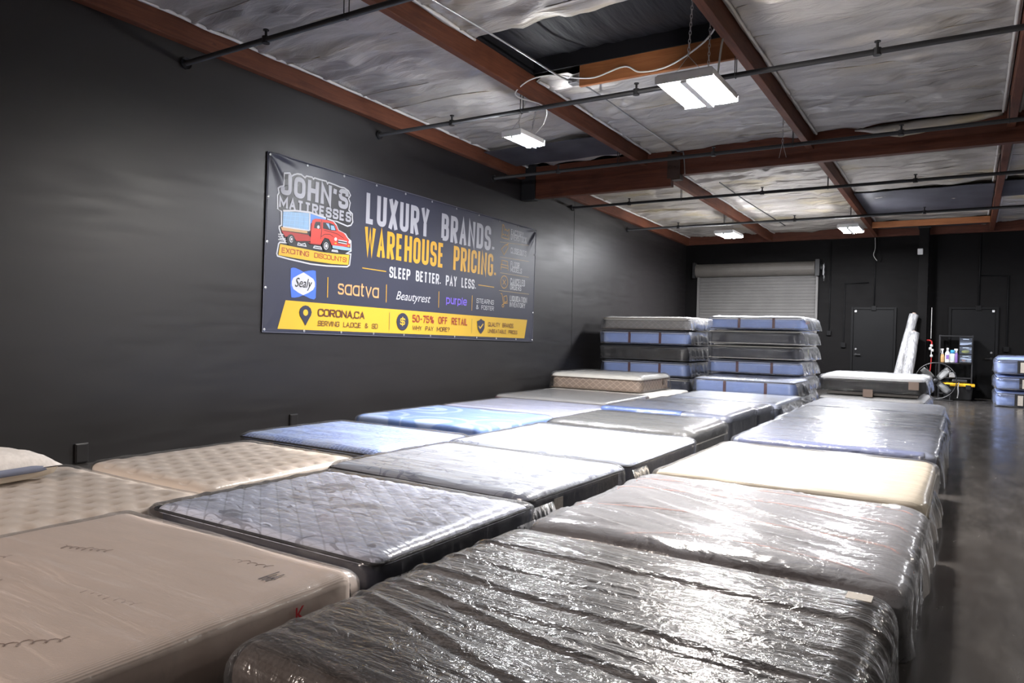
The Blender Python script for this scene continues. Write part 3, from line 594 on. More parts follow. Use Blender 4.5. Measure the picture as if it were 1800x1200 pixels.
# ================================================================ sprinkler pipes
PY = [(4.494, 4.055), (7.375, 4.072), (10.2, 4.075), (13.07, 4.078), (15.88, 4.055)]
PLAB = ['nearest of the black sprinkler pipes, at the top left', 'black sprinkler pipe passing behind the largest lamp', 'black sprinkler pipe just in front of the cross beam', 'black sprinkler pipe just beyond the cross beam', 'farthest of the black sprinkler pipes']
for (y, z0), lab in zip(PY, PLAB):
    z = z0 - SLOPE * y
    p = thing('sprinkler_pipe', lab, 'pipe', (0, y, z), 0, 'black sprinkler pipes under the roof')
    bm = bmesh.new(); tube(bm, [(.0 + .004, 0, 0), (12.9, 0, 0)], .027, 12); obj('pipe', bm, PIPEM, p, True)
    bm = bmesh.new(); tube(bm, [(.001, 0, 0), (.03, 0, 0)], .06, 12); obj('wall_flange', bm, PIPEM, p, True)
    for x in (1.25, 3.75, 6.1, 8.4):
        bm = bmesh.new(); tube(bm, [(x, 0, -.035), (x, 0, .03)], .036, 10); tube(bm, [(x, 0, .03), (x, 0, .085)], .012, 8); tube(bm, [(x, 0, .085), (x, 0, .095)], .028, 8)
        obj('sprinkler_head', bm, PIPEM, p)
    for x in (2.30, 4.83, 7.22):
        h = roof(y) - .02 - z
        bm = bmesh.new()
        h = min(h, roof(y) - .14 - z)
        tube(bm, [(x - .012, -.03, h), (x - .012, -.03, 0), (x - .012, -.022, -.022), (x - .012, 0, -.032), (x - .012, .022, -.022), (x - .012, .03, 0), (x - .012, .03, h)], .005, 6)
        obj('hanger', bm, PIPEM, p)
# conduit along the first purlin and its junction box
cd = thing('conduit', 'thin grey conduit running along the insulation from the skylight well to the cross beam', 'conduit', (0, 0, 0))
bm = bmesh.new(); tube(bm, smoothpath([(2.62, 4.6, roof(4.6) - .10), (2.78, 6.36, roof(6.36) - .12), (2.85, 7.3, roof(7.3) - .14), (2.93, 7.9, roof(7.9) - .10), (2.92, 9.6, roof(9.6) - .09), (2.93, 11.05, roof(11) - .08), (2.97, 11.17, 4.2), (3.0, 11.18, 3.87)], 5), .011, 8); obj('tube', bm, GALV, cd, True)
bm = bmesh.new(); bx(bm, 2.84, 2.96, 7.5, 7.62, roof(7.5) - .15, roof(7.5) - .09, .005); obj('junction_box', bm, GALV, cd)
bm = bmesh.new(); lathe(bm, [(.02, 0), (.035, .01), (.035, .05), (.02, .06)], 10, Matrix.Translation((2.93, 11.06, 4.2))); obj('cable_clamp', bm, GALV, cd)
cd = thing('conduit', 'thin dark conduit on the insulation beyond the cross beam', 'conduit', (0, 0, 0))
bm = bmesh.new(); tube(bm, [(2.9, 13.4, roof(13.4) - .1), (2.9, 15.2, roof(15.2) - .1), (3.0, 18.6, roof(18.6) - .1)], .011, 6); obj('tube', bm, PIPEM, cd, True)

# ================================================================ light fixtures
HOUS = plain('white_enamel_housing', (.62, .62, .62), .4)
def chain(bm, a, b, L=.05):
    a, b = Vector(a), Vector(b); n = max(2, int((b - a).length / (L * .74)))
    for k in range(n):
        c = a.lerp(b, (k + .5) / n); pts = []
        for j in range(8):
            q = 2 * PI * j / 8; u, v = .010 * math.cos(q), L * .5 * math.sin(q)
            pts.append(c + (Vector((u, 0, v)) if k % 2 else Vector((0, u, v))))
        tube(bm, pts, .0032, 5, True)
LAB = ['largest and nearest lit lamp, twin white panels hanging from chains near the skylight well', 'small lit lamp hanging left of the first purlin, above the banner', 'left one of the two far lamps near the back wall', 'right one of the two far lamps, under the second purlin', 'added fill lamp hanging over the right aisle, out of view', 'added fill lamp hanging over the far right of the room, out of view', 'added warm fill lamp hanging behind the camera, out of view']
for k, (x, y, z, sx, sy, W, c) in enumerate(FIXTURES):
    f = thing('high_bay_lamp', LAB[k], 'lamp', (x, y, z), 0, 'hanging lamps')
    bm = bmesh.new()
    hx, hy = sx / 2, sy / 2
    bx(bm, -hx, hx, -hy, hy, .012, .075, .008)
    bx(bm, -hx - .012, hx + .012, -hy - .012, -hy + .004, -.012, .06, .003); bx(bm, -hx - .012, hx + .012, hy - .004, hy + .012, -.012, .06, .003)
    bx(bm, -.03 * sx / .5, .03 * sx / .5, -hy, hy, -.032, .012)
    obj('housing', bm, HOUS, f)
    area = 2 * (hx - .03 * sx / .5 - .01) * (sy - .02)
    em = emit('lit_diffuser_%s' % 'abcdefg'[k], c, W / area / PI)
    for s in (-1, 1):
        bm = bmesh.new(); G = []
        x0, x1 = .032 * sx / .5, hx - .006
        for i in range(9):
            u = i / 8; xx = x0 + (x1 - x0) * u; G.append([bm.verts.new((s * xx, yy, -.004 - .012 * math.sin(PI * u))) for yy in (-hy + .01, hy - .01)])
        for a, b in zip(G, G[1:]):
            q = (a[0], a[1], b[1], b[0]); bm.faces.new(q if s > 0 else q[::-1])
        for e in (0, 1): bm.faces.new([r_[e] for r_ in G])
        obj('diffuser', bm, em, f)
    zt = roof(y) - .03 - z
    for s in (-1, 1):
        bm = bmesh.new(); yy = s * hy * .72; top = Vector((.02, yy * .9, zt)); mid = Vector((.0, yy, .24))
        if k == 1: top = Vector((.12, yy * .6, 4.11 - z + .06)); mid = Vector((.02, yy * .8, .2))
        chain(bm, top, mid, .05 if k < 2 else .07)
        for q in (-1, 1): tube(bm, [mid, (q * hx * .55, yy, .075)], .0025, 5)
        obj('chain', bm, GALV, f)
# white cable to the lamps
CAB = plain('white_cable', (.55, .54, .52), .5)
def cable(pts, r, label, mat=CAB, n=7, cat='cable', name='cable'):
    bm = bmesh.new(); tube(bm, smoothpath(pts, n), r, 8); return tag(obj(name, bm, mat, None, True), label, cat)
cable([(2.90, 7.45, 4.26), (3.25, 7.35, 4.17), (3.60, 7.38, 4.24), (3.80, 7.36, 4.14), (4.15, 7.30, 4.13), (4.55, 7.2, 4.27), (4.78, 7.02, 4.41), (4.90 - .05, 6.9, 4.30), (4.82, 6.85, 4.02), (4.80, 6.80, 3.63)], .009, 'white cable drooping across the header board to the largest lamp')
cable([(2.90, 7.42, 4.26), (2.72, 7.30, 4.27), (2.5, 7.2, 4.22), (2.34, 7.15, 4.09), (2.33, 7.3, 4.06), (2.40, 7.6, 4.07), (2.44, 7.72, 4.0), (2.36, 7.75, 3.85), (2.22, 7.72, 3.72)], .008, 'pale looped cable going over the first purlin down to the small lamp')
ch = bmesh.new(); chain(ch, (4.75, 9.9, 4.25), (4.75, 9.9, 3.86), .05); tube(ch, [(4.75, 9.9, 3.86), (4.71, 9.9, 3.66)], .0025, 5); tube(ch, [(4.75, 9.9, 3.86), (4.80, 9.9, 3.66)], .0025, 5)
tag(obj('hanging_chain', ch, GALV), 'empty lamp chain with forked hook hanging left of the second purlin', 'chain')

# ================================================================ banner
BC = {'dark': (.022, .021, .024), 'white': (.50, .50, .52), 'silver': (.37, .365, .40), 'gold': (.56, .30, .025), 'dimgold': (.45, .32, .14), 'ltblue': (.24, .38, .55), 'midblue': (.10, .24, .60), 'quilt': (.26, .46, .68),
      'red': (.55, .045, .03), 'red2': (.36, .03, .025), 'tan': (.50, .30, .14), 'black': (.012, .012, .014), 'pale': (.70, .62, .62), 'yellow': (.60, .37, .03), 'maroon': (.30, .03, .02), 'maroon2': (.10, .03, .025),
      'blue': (.06, .14, .55), 'orange': (.62, .32, .13), 'purple': (.16, .10, .55), 'navy': (.028, .03, .055), 'olive': (.30, .24, .06)}
def m_banner():
    m, nt, o = newmat('navy_banner_vinyl'); t = NT(nt)
    c = t.mix(t.noise(t.coord(), .8, 2), (.024, .026, .046), (.034, .035, .056))
    t.out(t.bsdf(c, .42, None, .5)); return m
ban = thing('banner', 'large navy and yellow vinyl banner advertising mattresses on the black left wall', 'banner', (0.004, BANNER_ORIGIN[0], BANNER_ORIGIN[1]))
ban.rotation_euler = Euler((BANNER_ANGLE, 0, 0))
# banner-local: u = +y, v = +z, out of the wall = +x
BM = Matrix(((0, 0, 1, 0), (1, 0, 0, 0), (0, 1, 0, 0), (0, 0, 0, 1)))
BW, BH = 6.10, 2.07
def bdisp(u, v):
    d = .012
    for (cu, cv, su, sv, A, R) in ((0, BH, 1, -1, .040, .62), (BW, BH, -1, -1, .035, .62), (0, 0, 1, 1, .006, .4), (BW, 0, -1, 1, .006, .4)):
        du, dv = (u - cu) * su, (v - cv) * sv; r = math.hypot(du, dv)
        if r < R:
            a = math.atan2(dv, du); f = math.sin(min(1, r / .12) * PI / 2) * (1 - r / R) ** 1.2
            d += A * f * max(0, math.sin(a * 7.0 + 1.1)) ** 1.5
    d += .0012 * noise.noise((u * 1.4, v * 2.0, 4)) + .0025 * math.sin(u * 9.7) * max(0, 1 - abs(v - BH) / .3)
    return d
bm = bmesh.new(); NU, NV = 260, 100
G = [[bm.verts.new(BM @ Vector((BW * i / NU, BH * j / NV, bdisp(BW * i / NU, BH * j / NV)))) for i in range(NU + 1)] for j in range(NV + 1)]
for a, b in zip(G, G[1:]):
    for i in range(NU): bm.faces.new((a[i], a[i + 1], b[i + 1], b[i]))
sheet = obj('vinyl_sheet', bm, m_banner(), ban, True)
sheet.modifiers.new('th', 'SOLIDIFY').thickness = .0015
bm = bmesh.new()
for p, q in (((0, 0), (BW, 0)), ((0, BH), (BW, BH)), ((0, 0), (0, BH)), ((BW, 0), (BW, BH))):
    n = 40; tube(bm, [BM @ Vector((p[0] + (q[0] - p[0]) * k / n, p[1] + (q[1] - p[1]) * k / n, bdisp(p[0] + (q[0] - p[0]) * k / n, p[1] + (q[1] - p[1]) * k / n) - .001)) for k in range(n + 1)], .006, 6)
obj('hem', bm, plain('banner_hem', (.10, .10, .13), .5), ban, True)
for (u, v) in BANNER_GROMMETS:
    u = min(max(u, .025), BW - .025); v = min(max(v, .028), BH - .028)
    bm = bmesh.new(); lathe(bm, [(.014, 0), (.016, .004), (.008, .006), (.006, .002)], 10, BM @ Matrix.Translation((u, v, bdisp(u, v) + .0015))); obj('grommet', bm, GALV, ban)
BMAT = {k: plain('print_' + k, c, .42, .5) for k, c in BC.items()}
parts = {}
for a in BANNER_ART:
    if a[1] == 't' and a[7] and ' ' in a[3] and a[0] != 'dollar_icon':
        for k, w_ in enumerate(a[3].split(' ')): parts[a[0] + '#w%d' % k] = [tuple(a) + (k,)]
    else: parts.setdefault(a[0], []).append(a)
layer = 0
LAY = ['emblem_outline', 'emblem_speed_lines', 'emblem_truck', 'emblem_ribbon', 'emblem_lettering', 'ribbon_lettering', 'hexagon_logo_lettering', 'map_pin_icon', 'dollar_icon', 'shield_icon', 'bar_lettering', 'bar_divider']
for pname, arts in parts.items():
    bm = bmesh.new(); mats = []; pn = pname.split('#')[0]; base = .0025 + .0008 * (1 + LAY.index(pn) if pn in LAY else 0); zz = 0
    for a in arts:
        kind, colr = a[1], a[2]
        if colr not in mats: mats.append(colr)
        mi = mats.index(colr); zz += .00025 if pn in ('emblem_truck', 'hexagon_logo', 'dollar_icon', 'shield_icon', 'map_pin_icon') else .00001
        M = BM @ Matrix.Translation((0, 0, base + zz)); f0 = len(bm.faces)
        if kind == 'p':
            vv = [bm.verts.new(M @ Vector((u, v, 0))) for u, v in a[3]]
            f = bm.faces.new(vv); f.material_index = mi
            r = bmesh.ops.triangulate(bm, faces=[f])
        elif kind == 's':
            ribbon(bm, a[4], a[3], M, mi, a[5])
        else:
            if a[7]: block_text(bm, a[3], a[4], a[5], a[7], M, mi, only=a[9] if len(a) > 9 else None)
            else: put_text(bm, a[3], a[4], a[5], a[6], 0, a[8], M, mi)
    # carry the print onto the surface of the sheet
    for _ in range(5):
        es = [e for e in bm.edges if e.calc_length() > .12]
        if not es: break
        bmesh.ops.subdivide_edges(bm, edges=es, cuts=1); bmesh.ops.triangulate(bm, faces=[f for f in bm.faces if len(f.verts) > 4])
    for v in bm.verts: v.co.x += bdisp(v.co.y, v.co.z)
    for f in bm.faces:
        f.normal_update()
        if f.normal.x < 0: f.normal_flip()
    o = obj(pn, bm, [BMAT[c] for c in mats], ban)

# ================================================================ mattresses
def axis_pts(L, r, n, edge=4):
    """sample positions along one side: dense near the rounded ends"""
    h = L / 2; e = [h - r + r * math.sin(PI / 2 * k / edge) for k in range(1, edge + 1)]
    m = [-(h - r) + 2 * (h - r) * k / n for k in range(n + 1)]
    return [-x for x in e[::-1]] + m + e
def shell(lx, ly, z0, z1, rc, re, res, zres=None, disp=None, bottom=True, edge=4, rb=None):
    """rounded box as a grid mesh; disp(p, n) returns an offset vector"""
    X = axis_pts(lx, rc, max(2, int((lx - 2 * rc) / res)), edge); Y = axis_pts(ly, rc, max(2, int((ly - 2 * rc) / res)), edge)
    lz = z1 - z0; nz = max(2, int((lz - re) / (zres or res)))
    rb = re if rb is None else rb
    Z = [z0 + rb - rb * math.sin(PI / 2 * k / edge) for k in range(edge, 0, -1)] if rb > 0 else []
    zb = z0 + (rb if rb > 0 else 0)
    Z += [zb + (z1 - re - zb) * k / nz for k in range(nz + 1)] + [z1 - re + re * math.sin(PI / 2 * k / edge) for k in range(1, edge + 1)]
    hx, hy = lx / 2, ly / 2; bm = bmesh.new(); cache = {}
    def vert(i, j, k):
        key = (i, j, k)
        if key in cache: return cache[key]
        p = Vector((X[i], Y[j], Z[k]))
        rz = re if p.z > (z0 + z1) / 2 else max(rb, 1e-4)
        q = Vector((min(max(p.x, -hx + rc), hx - rc), min(max(p.y, -hy + rc), hy - rc), min(max(p.z, z0 + (rb if rb > 0 else 0)), z1 - re)))
        d = Vector(((p.x - q.x) / rc, (p.y - q.y) / rc, (p.z - q.z) / rz))
        m = max(abs(d.x), abs(d.y), abs(d.z)); n = d.normalized() if d.length > 1e-9 else Vector((0, 0, 1))
        if d.length > 1e-9: p = q + Vector((n.x * rc, n.y * rc, n.z * rz)) * m
        if disp: p = p + disp(p, n)
        v = bm.verts.new(p); cache[key] = v; return v
    nx, ny, nzz = len(X) - 1, len(Y) - 1, len(Z) - 1
    for i in range(nx):
        for j in range(ny):
            bm.faces.new((vert(i, j, nzz), vert(i + 1, j, nzz), vert(i + 1, j + 1, nzz), vert(i, j + 1, nzz)))
            if bottom: bm.faces.new((vert(i, j, 0), vert(i, j + 1, 0), vert(i + 1, j + 1, 0), vert(i + 1, j, 0)))
    for k in range(nzz):
        for i in range(nx):
            bm.faces.new((vert(i, 0, k), vert(i + 1, 0, k), vert(i + 1, 0, k + 1), vert(i, 0, k + 1)))
            bm.faces.new((vert(i, ny, k), vert(i, ny, k + 1), vert(i + 1, ny, k + 1), vert(i + 1, ny, k)))
        for j in range(ny):
            bm.faces.new((vert(0, j, k), vert(0, j, k + 1), vert(0, j + 1, k + 1), vert(0, j + 1, k)))
            bm.faces.new((vert(nx, j, k), vert(nx, j + 1, k), vert(nx, j + 1, k + 1), vert(nx, j, k + 1)))
    return bm

def m_plastic(name, haze=.07, gl=.9, rough=.13, bump=.35, rot=.12, tint=(.93, .94, 1.0), sc_=(2.2, 20, 9), crink=.0, g2mix=.16):
    m, nt, o = newmat(name); t = NT(nt)
    h = t.noise(t.coord(sc_, (0, 0, rot)), 1.0, 4, .55, .8)
    if crink:
        h2 = t.noise(t.coord((9, 16, 9), (0, 0, rot)), 1.0, 3, .55, 2.0); h = t.math('ADD', h, t.math('MULTIPLY', h2, crink))
    nrm = t.bump(h, bump, .02)
    tr = t.n('ShaderNodeBsdfTransparent', i={'Color': (.97, .97, .98, 1)})
    df = t.n('ShaderNodeBsdfDiffuse', i={'Color': tint + (1,), 'Normal': nrm}); tl = t.n('ShaderNodeBsdfTranslucent', i={'Color': tint + (1,), 'Normal': nrm})
    dd = t.n('ShaderNodeMixShader', i={0: .35, 1: df.outputs[0], 2: tl.outputs[0]})
    hz = t.math('MULTIPLY', t.math('MULTIPLY', t.ramp(h, [(.40, .10), (.56, .22), (.70, 1.0)]), 2.2), haze)  # milky film, whiter on wrinkle crests: highlight streaks put into its colour
    a = t.n('ShaderNodeMixShader', i={0: hz, 1: tr.outputs[0], 2: dd.outputs[0]})
    g1 = t.n('ShaderNodeBsdfGlossy', i={'Color': (1, 1, 1, 1), 'Roughness': rough, 'Normal': nrm}); g2 = t.n('ShaderNodeBsdfGlossy', i={'Color': (1, 1, 1, 1), 'Roughness': .42, 'Normal': nrm})
    g = t.n('ShaderNodeMixShader', i={0: g2mix, 1: g1.outputs[0], 2: g2.outputs[0]})
    fr = t.n('ShaderNodeFresnel', i={'IOR': 1.42, 'Normal': nrm})
    f = t.math('MULTIPLY', t.math('ADD', fr.outputs[0], .02), gl, True)
    b = t.n('ShaderNodeMixShader', i={0: f, 1: a.outputs[0], 2: g.outputs[0]})
    t.out(b.outputs[0]); return m
PL_HEAVY = m_plastic('clear_film_heavily_wrinkled', .022, .85, .13, .70, .16, sc_=(2.0, 12, 8), crink=.55)
PL_SMOOTH = m_plastic('clear_film_loose', .12, .68, .15, .35, .10, sc_=(1.4, 8, 6), crink=.55)
PL_TIGHT = m_plastic('clear_film_tight', .06, .8, .17, .40, .06, sc_=(2.2, 24, 9))
PL_THIN = m_plastic('clear_film_thin', .035, .55, .20, .25, .05, sc_=(2.0, 18, 9))
PL_STACK = m_plastic('clear_film_stack', .035, .65, .16, .8, .6, sc_=(5, 5, 14), crink=.4)
PL_DARK = m_plastic('clear_film_over_black', .016, .5, .14, .8, .6, sc_=(5, 5, 14), crink=.4)
PL_TAIL = m_plastic('clear_film_bunched', .13, .9, .18, .5, .4, sc_=(14, 14, 3))

def wrap_disp(lx, ly, z1, amp, seed, ang=.12, off=.012, corner=.03, folds=(), top=None):
    hx, hy = lx / 2, ly / 2; ca, sa = math.cos(ang), math.sin(ang)
    def f(p, n):
        x, y = p.x * ca + p.y * sa, -p.x * sa + p.y * ca
        nz1 = noise.noise((x * 1.0 + seed, y * 8.5, p.z * 3)); nz2 = noise.noise((x * 2.6, y * 21 + seed, p.z * 5 + 3))
        rd = max(0, 1 - abs(noise.noise((x * .7 + seed * 2, y * 6.2 + .3 * x, p.z * 2 + 7))) * 5.5)
        d = off + amp * (.35 * nz1 + .22 * nz2 + .95 * rd * rd)
        for (y0, sl, A, wd) in folds:
            t_ = (p.y - y0 - sl * p.x - .03 * noise.noise((p.x * 1.5, y0, 3))) / wd
            if abs(t_) < 4 and n.z > .3: d += A * (math.exp(-t_ * t_) - .8 * math.exp(-(t_ + 1.5) ** 2 / .6))
        if top is not None and n.z > .3: d = min(d, top)
        v = n * max(.003, d)
        side = 1 - max(0, n.z)
        if side > .25:   # gathers on the sides and at the upright corners
            w_ = abs(p.x) / hx * abs(p.y) / hy; c = max(0, (w_ - .80) / .20)
            s_ = math.sin((p.x * 31 + p.y * 37) + 3 * noise.noise((p.x * 3, p.y * 3, seed)))
            v += Vector((n.x, n.y, 0)) * (side * amp * .35 * (s_ + 1) * .5 + corner * c * (.5 + .5 * math.sin(p.z * 9 + math.atan2(p.y, p.x) * 26 + seed)))
        return v
    return f
def tail(parent, x, y0, y1, z0, z1, depth, seed, name='bunched_film', dirx=1, mat=None, axis='x'):
    """gathered end of the plastic bag: a ruffled sheet that flares out and hangs down"""
    bm = bmesh.new(); nu, nv = 44, 12; G = []
    for i in range(nu + 1):
        u = i / nu; row = []
        for j in range(nv + 1):
            v = j / nv; k = noise.noise((u * 6, seed, 1)) ; rag = .18 * noise.noise((u * 17, seed, 5))
            o_ = depth * (math.sin(v * PI * .62) ** .8) * (.62 + .5 * noise.noise((u * 4, seed * 1.7, 2))) + .022 * v * math.sin(u * 40 + 5 * k) + .008
            zz = z1 - (z1 - z0) * v * (1 + rag * v) - depth * .25 * v * v
            yy = y0 + (y1 - y0) * (u + .012 * math.sin(u * 40 + 1.5) * v)
            zz = max(zz, .004)
            row.append(bm.verts.new((x + dirx * o_, yy, zz) if axis == 'x' else (yy, x + dirx * o_, zz)))
        G.append(row)
    for a, b in zip(G, G[1:]):
        for j in range(nv): bm.faces.new((a[j], b[j], b[j + 1], a[j + 1]))
    return obj(name, bm, mat or PL_TAIL, parent, True)

# ---- fabrics
def fabric(name, c0, c1, rough=.85, kind='plain', motif=None, mot_amt=.5, scale=1.0, sheen=0.0, lat=0):
    m, nt, o = newmat(name); t = NT(nt); v = t.coord()
    nz = t.noise(v, 3.5, 3); c = t.mix(nz, c0, c1)
    weave = t.noise(t.coord((90, 140, 90)), 1, 2); hgt = weave; bs, bd = .25, .002
    if kind == 'lines':       # fine threads running along x
        ln = t.noise(t.coord((3, 160, 40)), 1, 3); c = t.mix(t.ramp(ln, [(.42, 0), (.62, .35)]), c, [x * .62 for x in c0]); hgt = ln
    if kind == 'wrinkle':
        ln = t.noise(t.coord((1.6, 26, 10), (0, 0, .06)), 1, 5, .6, .6); hgt = ln; bs, bd = .5, .02
    if kind == 'mesh':        # honeycomb knit
        vo = t.n('ShaderNodeTexVoronoi', feature='DISTANCE_TO_EDGE', i={'Vector': t.coord((21, 40, 21)), 'Scale': 1.0, 'Randomness': .25})
        c = t.mix(t.ramp(vo.outputs['Distance'], [(.05, 1), (.22, 0)]), c, [min(1, x * 1.6 + .12) for x in c1]); hgt = vo.outputs['Distance']; bs = .35
    if kind == 'rib':
        wv = t.n('ShaderNodeTexWave', i={'Vector': v, 'Scale': 42.0, 'Distortion': .4}).outputs['Fac']; c = t.mix(t.math('MULTIPLY', wv, .22), c, [x * .7 for x in c0]); hgt = wv; bs = .3
    if kind == 'check':
        ck = t.n('ShaderNodeTexChecker', i={'Vector': t.coord((55, 55, 55), (0, 0, .78)), 'Scale': 1.0, 'Color1': tuple(c0) + (1,), 'Color2': tuple(c1) + (1,)}); c = ck.outputs[0]
    if motif == 'loops':      # broad printed loops
        vo = t.n('ShaderNodeTexVoronoi', i={'Vector': t.coord((1, 1, .0)), 'Scale': 2.5 * scale, 'Randomness': .9})
        ring = t.ramp(vo.outputs['Distance'], [(.20, 0), (.22, 1), (.30, 1), (.32, 0)])
        msk = t.ramp(t.noise(t.coord((1, 1, 0), loc=(2, 1, 0)), 2.3 * scale, 1), [(.42, 0), (.5, 1)])
        sw = t.ramp(t.noise(t.coord((1, 2.2, 0), (0, 0, .5)), 2.4 * scale, 0, .5, 1.5), [(.46, 0), (.47, 1), (.515, 1), (.525, 0)])
        k = t.math('MAXIMUM', t.math('MULTIPLY', ring, msk), t.math('MULTIPLY', sw, msk))
        c = t.mix(t.math('MULTIPLY', k, mot_amt), c, (.17, .165, .20) if sum(c0) > 1.5 else (.11, .13, .20))
    if lat:                   # stitched diamond seams, same lattice as the quilting
        sp = t.n('ShaderNodeSeparateXYZ', i={0: v}); ax = t.math('MULTIPLY', sp.outputs[0], .8)
        for op in ('ADD', 'SUBTRACT'):
            fr = t.math('PINGPONG', t.math('DIVIDE', t.math(op, ax, sp.outputs[1]), lat), .5); c = t.mix(t.ramp(fr, [(.0, .55), (.08, 0)]), c, [x * .45 for x in c0])
    if motif == 'arcs':       # pale broad arcs on blue
        vo = t.n('ShaderNodeTexVoronoi', i={'Vector': t.coord((1, 1.3, 0)), 'Scale': 1.35 * scale, 'Randomness': .7})
        ring = t.ramp(vo.outputs['Distance'], [(.20, 0), (.22, 1), (.36, 1), (.38, 0), (.52, 0), (.54, .8), (.6, .8), (.62, 0)])
        c = t.mix(t.math('MULTIPLY', ring, mot_amt), c, (.52, .60, .74))
    if motif == 'diamond':    # stitched lattice
        sp = t.n('ShaderNodeSeparateXYZ', i={0: v}); ax = t.math('MULTIPLY', t.math('ADD', sp.outputs[0], sp.outputs[1]), .75)
        for op in ('ADD', 'SUBTRACT'):
            fr = t.math('PINGPONG', t.math('DIVIDE', t.math(op, ax, sp.outputs[2]), .10), .5); c = t.mix(t.ramp(fr, [(.0, mot_amt), (.10, 0)]), c, [x * 1.6 for x in c1])
    t.out(t.bsdf(c, rough, t.bump(hgt, bs, bd), .25, 0, sheen)); return m
F = {
    'charcoal': fabric('charcoal_knit', (.062, .050, .045), (.082, .068, .062), kind='check'),
    'charcoal_side': fabric('charcoal_side_knit', (.020, .019, .019), (.05, .046, .044), kind='check'),
    'mauve': fabric('mauve_sheen_knit', (.105, .094, .100), (.13, .118, .122), kind='check'),  # charcoal fabric with the plastic's mauve sheen put into its colour
    'cream': fabric('cream_cover', (.42, .37, .295), (.49, .435, .35), kind='wrinkle'),
    'cream_side': fabric('cream_side', (.55, .48, .38), (.62, .55, .44)),
    'heather': fabric('blue_grey_heather', (.115, .13, .18), (.15, .165, .22), kind='lines'),
    'heather2': fabric('pale_blue_grey_heather', (.19, .215, .285), (.235, .26, .335), kind='lines'),
    'royal': fabric('royal_blue_knit', (.045, .085, .24), (.06, .11, .29)),
    'slate_edge': fabric('slate_blue_edge', (.085, .10, .19), (.11, .13, .23)),
    'lattice': fabric('pale_blue_lattice_quilt', (.72, .77, .92), (.80, .84, .97), kind='lines', motif='loops', mot_amt=.6, scale=.85, lat=.118),
    'white_loops': fabric('white_swirl_knit', (.40, .43, .50), (.48, .51, .57), kind='wrinkle', motif='loops', mot_amt=.55, scale=1.5),
    'navy': fabric('navy_side_border', (.013, .015, .026), (.022, .025, .04)),
    'grey': fabric('dark_grey_knit', (.055, .055, .054), (.075, .075, .072), kind='lines'),
    'grey_side': fabric('grey_side', (.035, .035, .034), (.05, .05, .048), kind='lines'),
    'ice': fabric('ice_blue_knit', (.42, .46, .58), (.50, .54, .66), kind='wrinkle'),
    'beige': fabric('beige_ribbed_cover', (.62, .52, .455), (.67, .565, .495), kind='rib'),
    'tuft': fabric('cream_tufted_cover', (.66, .575, .50), (.72, .64, .565)),
    'latex': fabric('yellow_latex_core', (.52, .37, .16), (.58, .43, .21)),
    'honey': fabric('blue_honeycomb_knit', (.20, .28, .52), (.26, .34, .60), kind='mesh', motif='arcs', mot_amt=.55, scale=1.0),
    'blue_arcs': fabric('blue_arc_knit', (.15, .24, .48), (.19, .29, .54), motif='arcs', mot_amt=.5, scale=.9),
    'lavender': fabric('lavender_grey_cover', (.27, .28, .37), (.32, .33, .42), kind='wrinkle'),
    'felt': fabric('grey_felt_cover', (.19, .185, .18), (.23, .225, .22), kind='lines'),
    'ivory': fabric('ivory_quilt', (.62, .60, .55), (.70, .68, .63)),
    'taupe': fabric('taupe_quilted_border', (.25, .19, .15), (.31, .24, .19), motif='diamond', mot_amt=.8),
    'blue_side': fabric('periwinkle_border', (.25, .34, .62), (.29, .385, .68)),
    'black_side': fabric('black_side_border', (.014, .014, .015), (.024, .023, .023)),
    'slate_side': fabric('slate_border', (.022, .024, .034), (.036, .038, .05), kind='lines'),
    'slate2': fabric('slate_blue_border', (.06, .068, .10), (.085, .093, .13), kind='lines'),
    'white_top': fabric('white_pillow_top', (.80, .80, .80), (.86, .86, .86)),
    'greyquilt': fabric('grey_quilted_border', (.22, .21, .205), (.27, .26, .25), motif='diamond', mot_amt=.4),
}
PIPING = plain('dark_piping', (.02, .02, .025), .7); PIPE_L = plain('pale_piping', (.55, .52, .47), .7); PIPE_G = plain('brown_piping', (.16, .12, .09), .7)
MAROON = plain('maroon_handle_strap', (.10, .03, .035), .7); ORANGE = plain('orange_piping', (.62, .16, .07), .6); TAN_STRAP = plain('brown_handle_strap', (.16, .085, .06), .7)
PAPER = plain('printed_paper_label', (.42, .38, .33), .7, var=.12, vscale=60); INK = plain('grey_ink', (.18, .15, .15), .8); REDINK = plain('red_ink', (.55, .04, .05), .7); TAPE = plain('brown_packing_tape', (.30, .22, .18), .4)

def ring(lx, ly, z, rc, off=0.0, n=7):
    hx, hy = lx / 2, ly / 2; r = rc * .42; P = []
    for cx, cy, a0 in ((hx - r, hy - r, 0), (-hx + r, hy - r, PI / 2), (-hx + r, -hy + r, PI), (hx - r, -hy + r, 3 * PI / 2)):
        for k in range(n + 1):
            a = a0 + PI / 2 * k / n; P.append((cx + (r + off) * math.cos(a), cy + (r + off) * math.sin(a), z))
    return P
def tuft_disp(px, py, depth, amp=0, seed=0, rr=.045):
    def f(p, n):
        if n.z < .6: return Vector((0, 0, 0))
        i = round(p.x / px); 
        j = round((p.y / py) - (.5 if i % 2 else 0)) + (.5 if i % 2 else 0)
        d = math.hypot(p.x - i * px, p.y - j * py)
        return Vector((0, 0, -depth * math.exp(-(d / rr) ** 2) + amp * noise.noise((p.x * 2.0 + seed, p.y * 9, 0))))
    return f
def lattice_disp(a, depth, seed=0):
    def f(p, n):
        if n.z < .5: return Vector((0, 0, 0))
        u, v = (p.x * .8 + p.y) / a, (p.x * .8 - p.y) / a
        return Vector((0, 0, depth * (abs(math.sin(PI * u)) * abs(math.sin(PI * v))) ** .5 - depth))
    return f
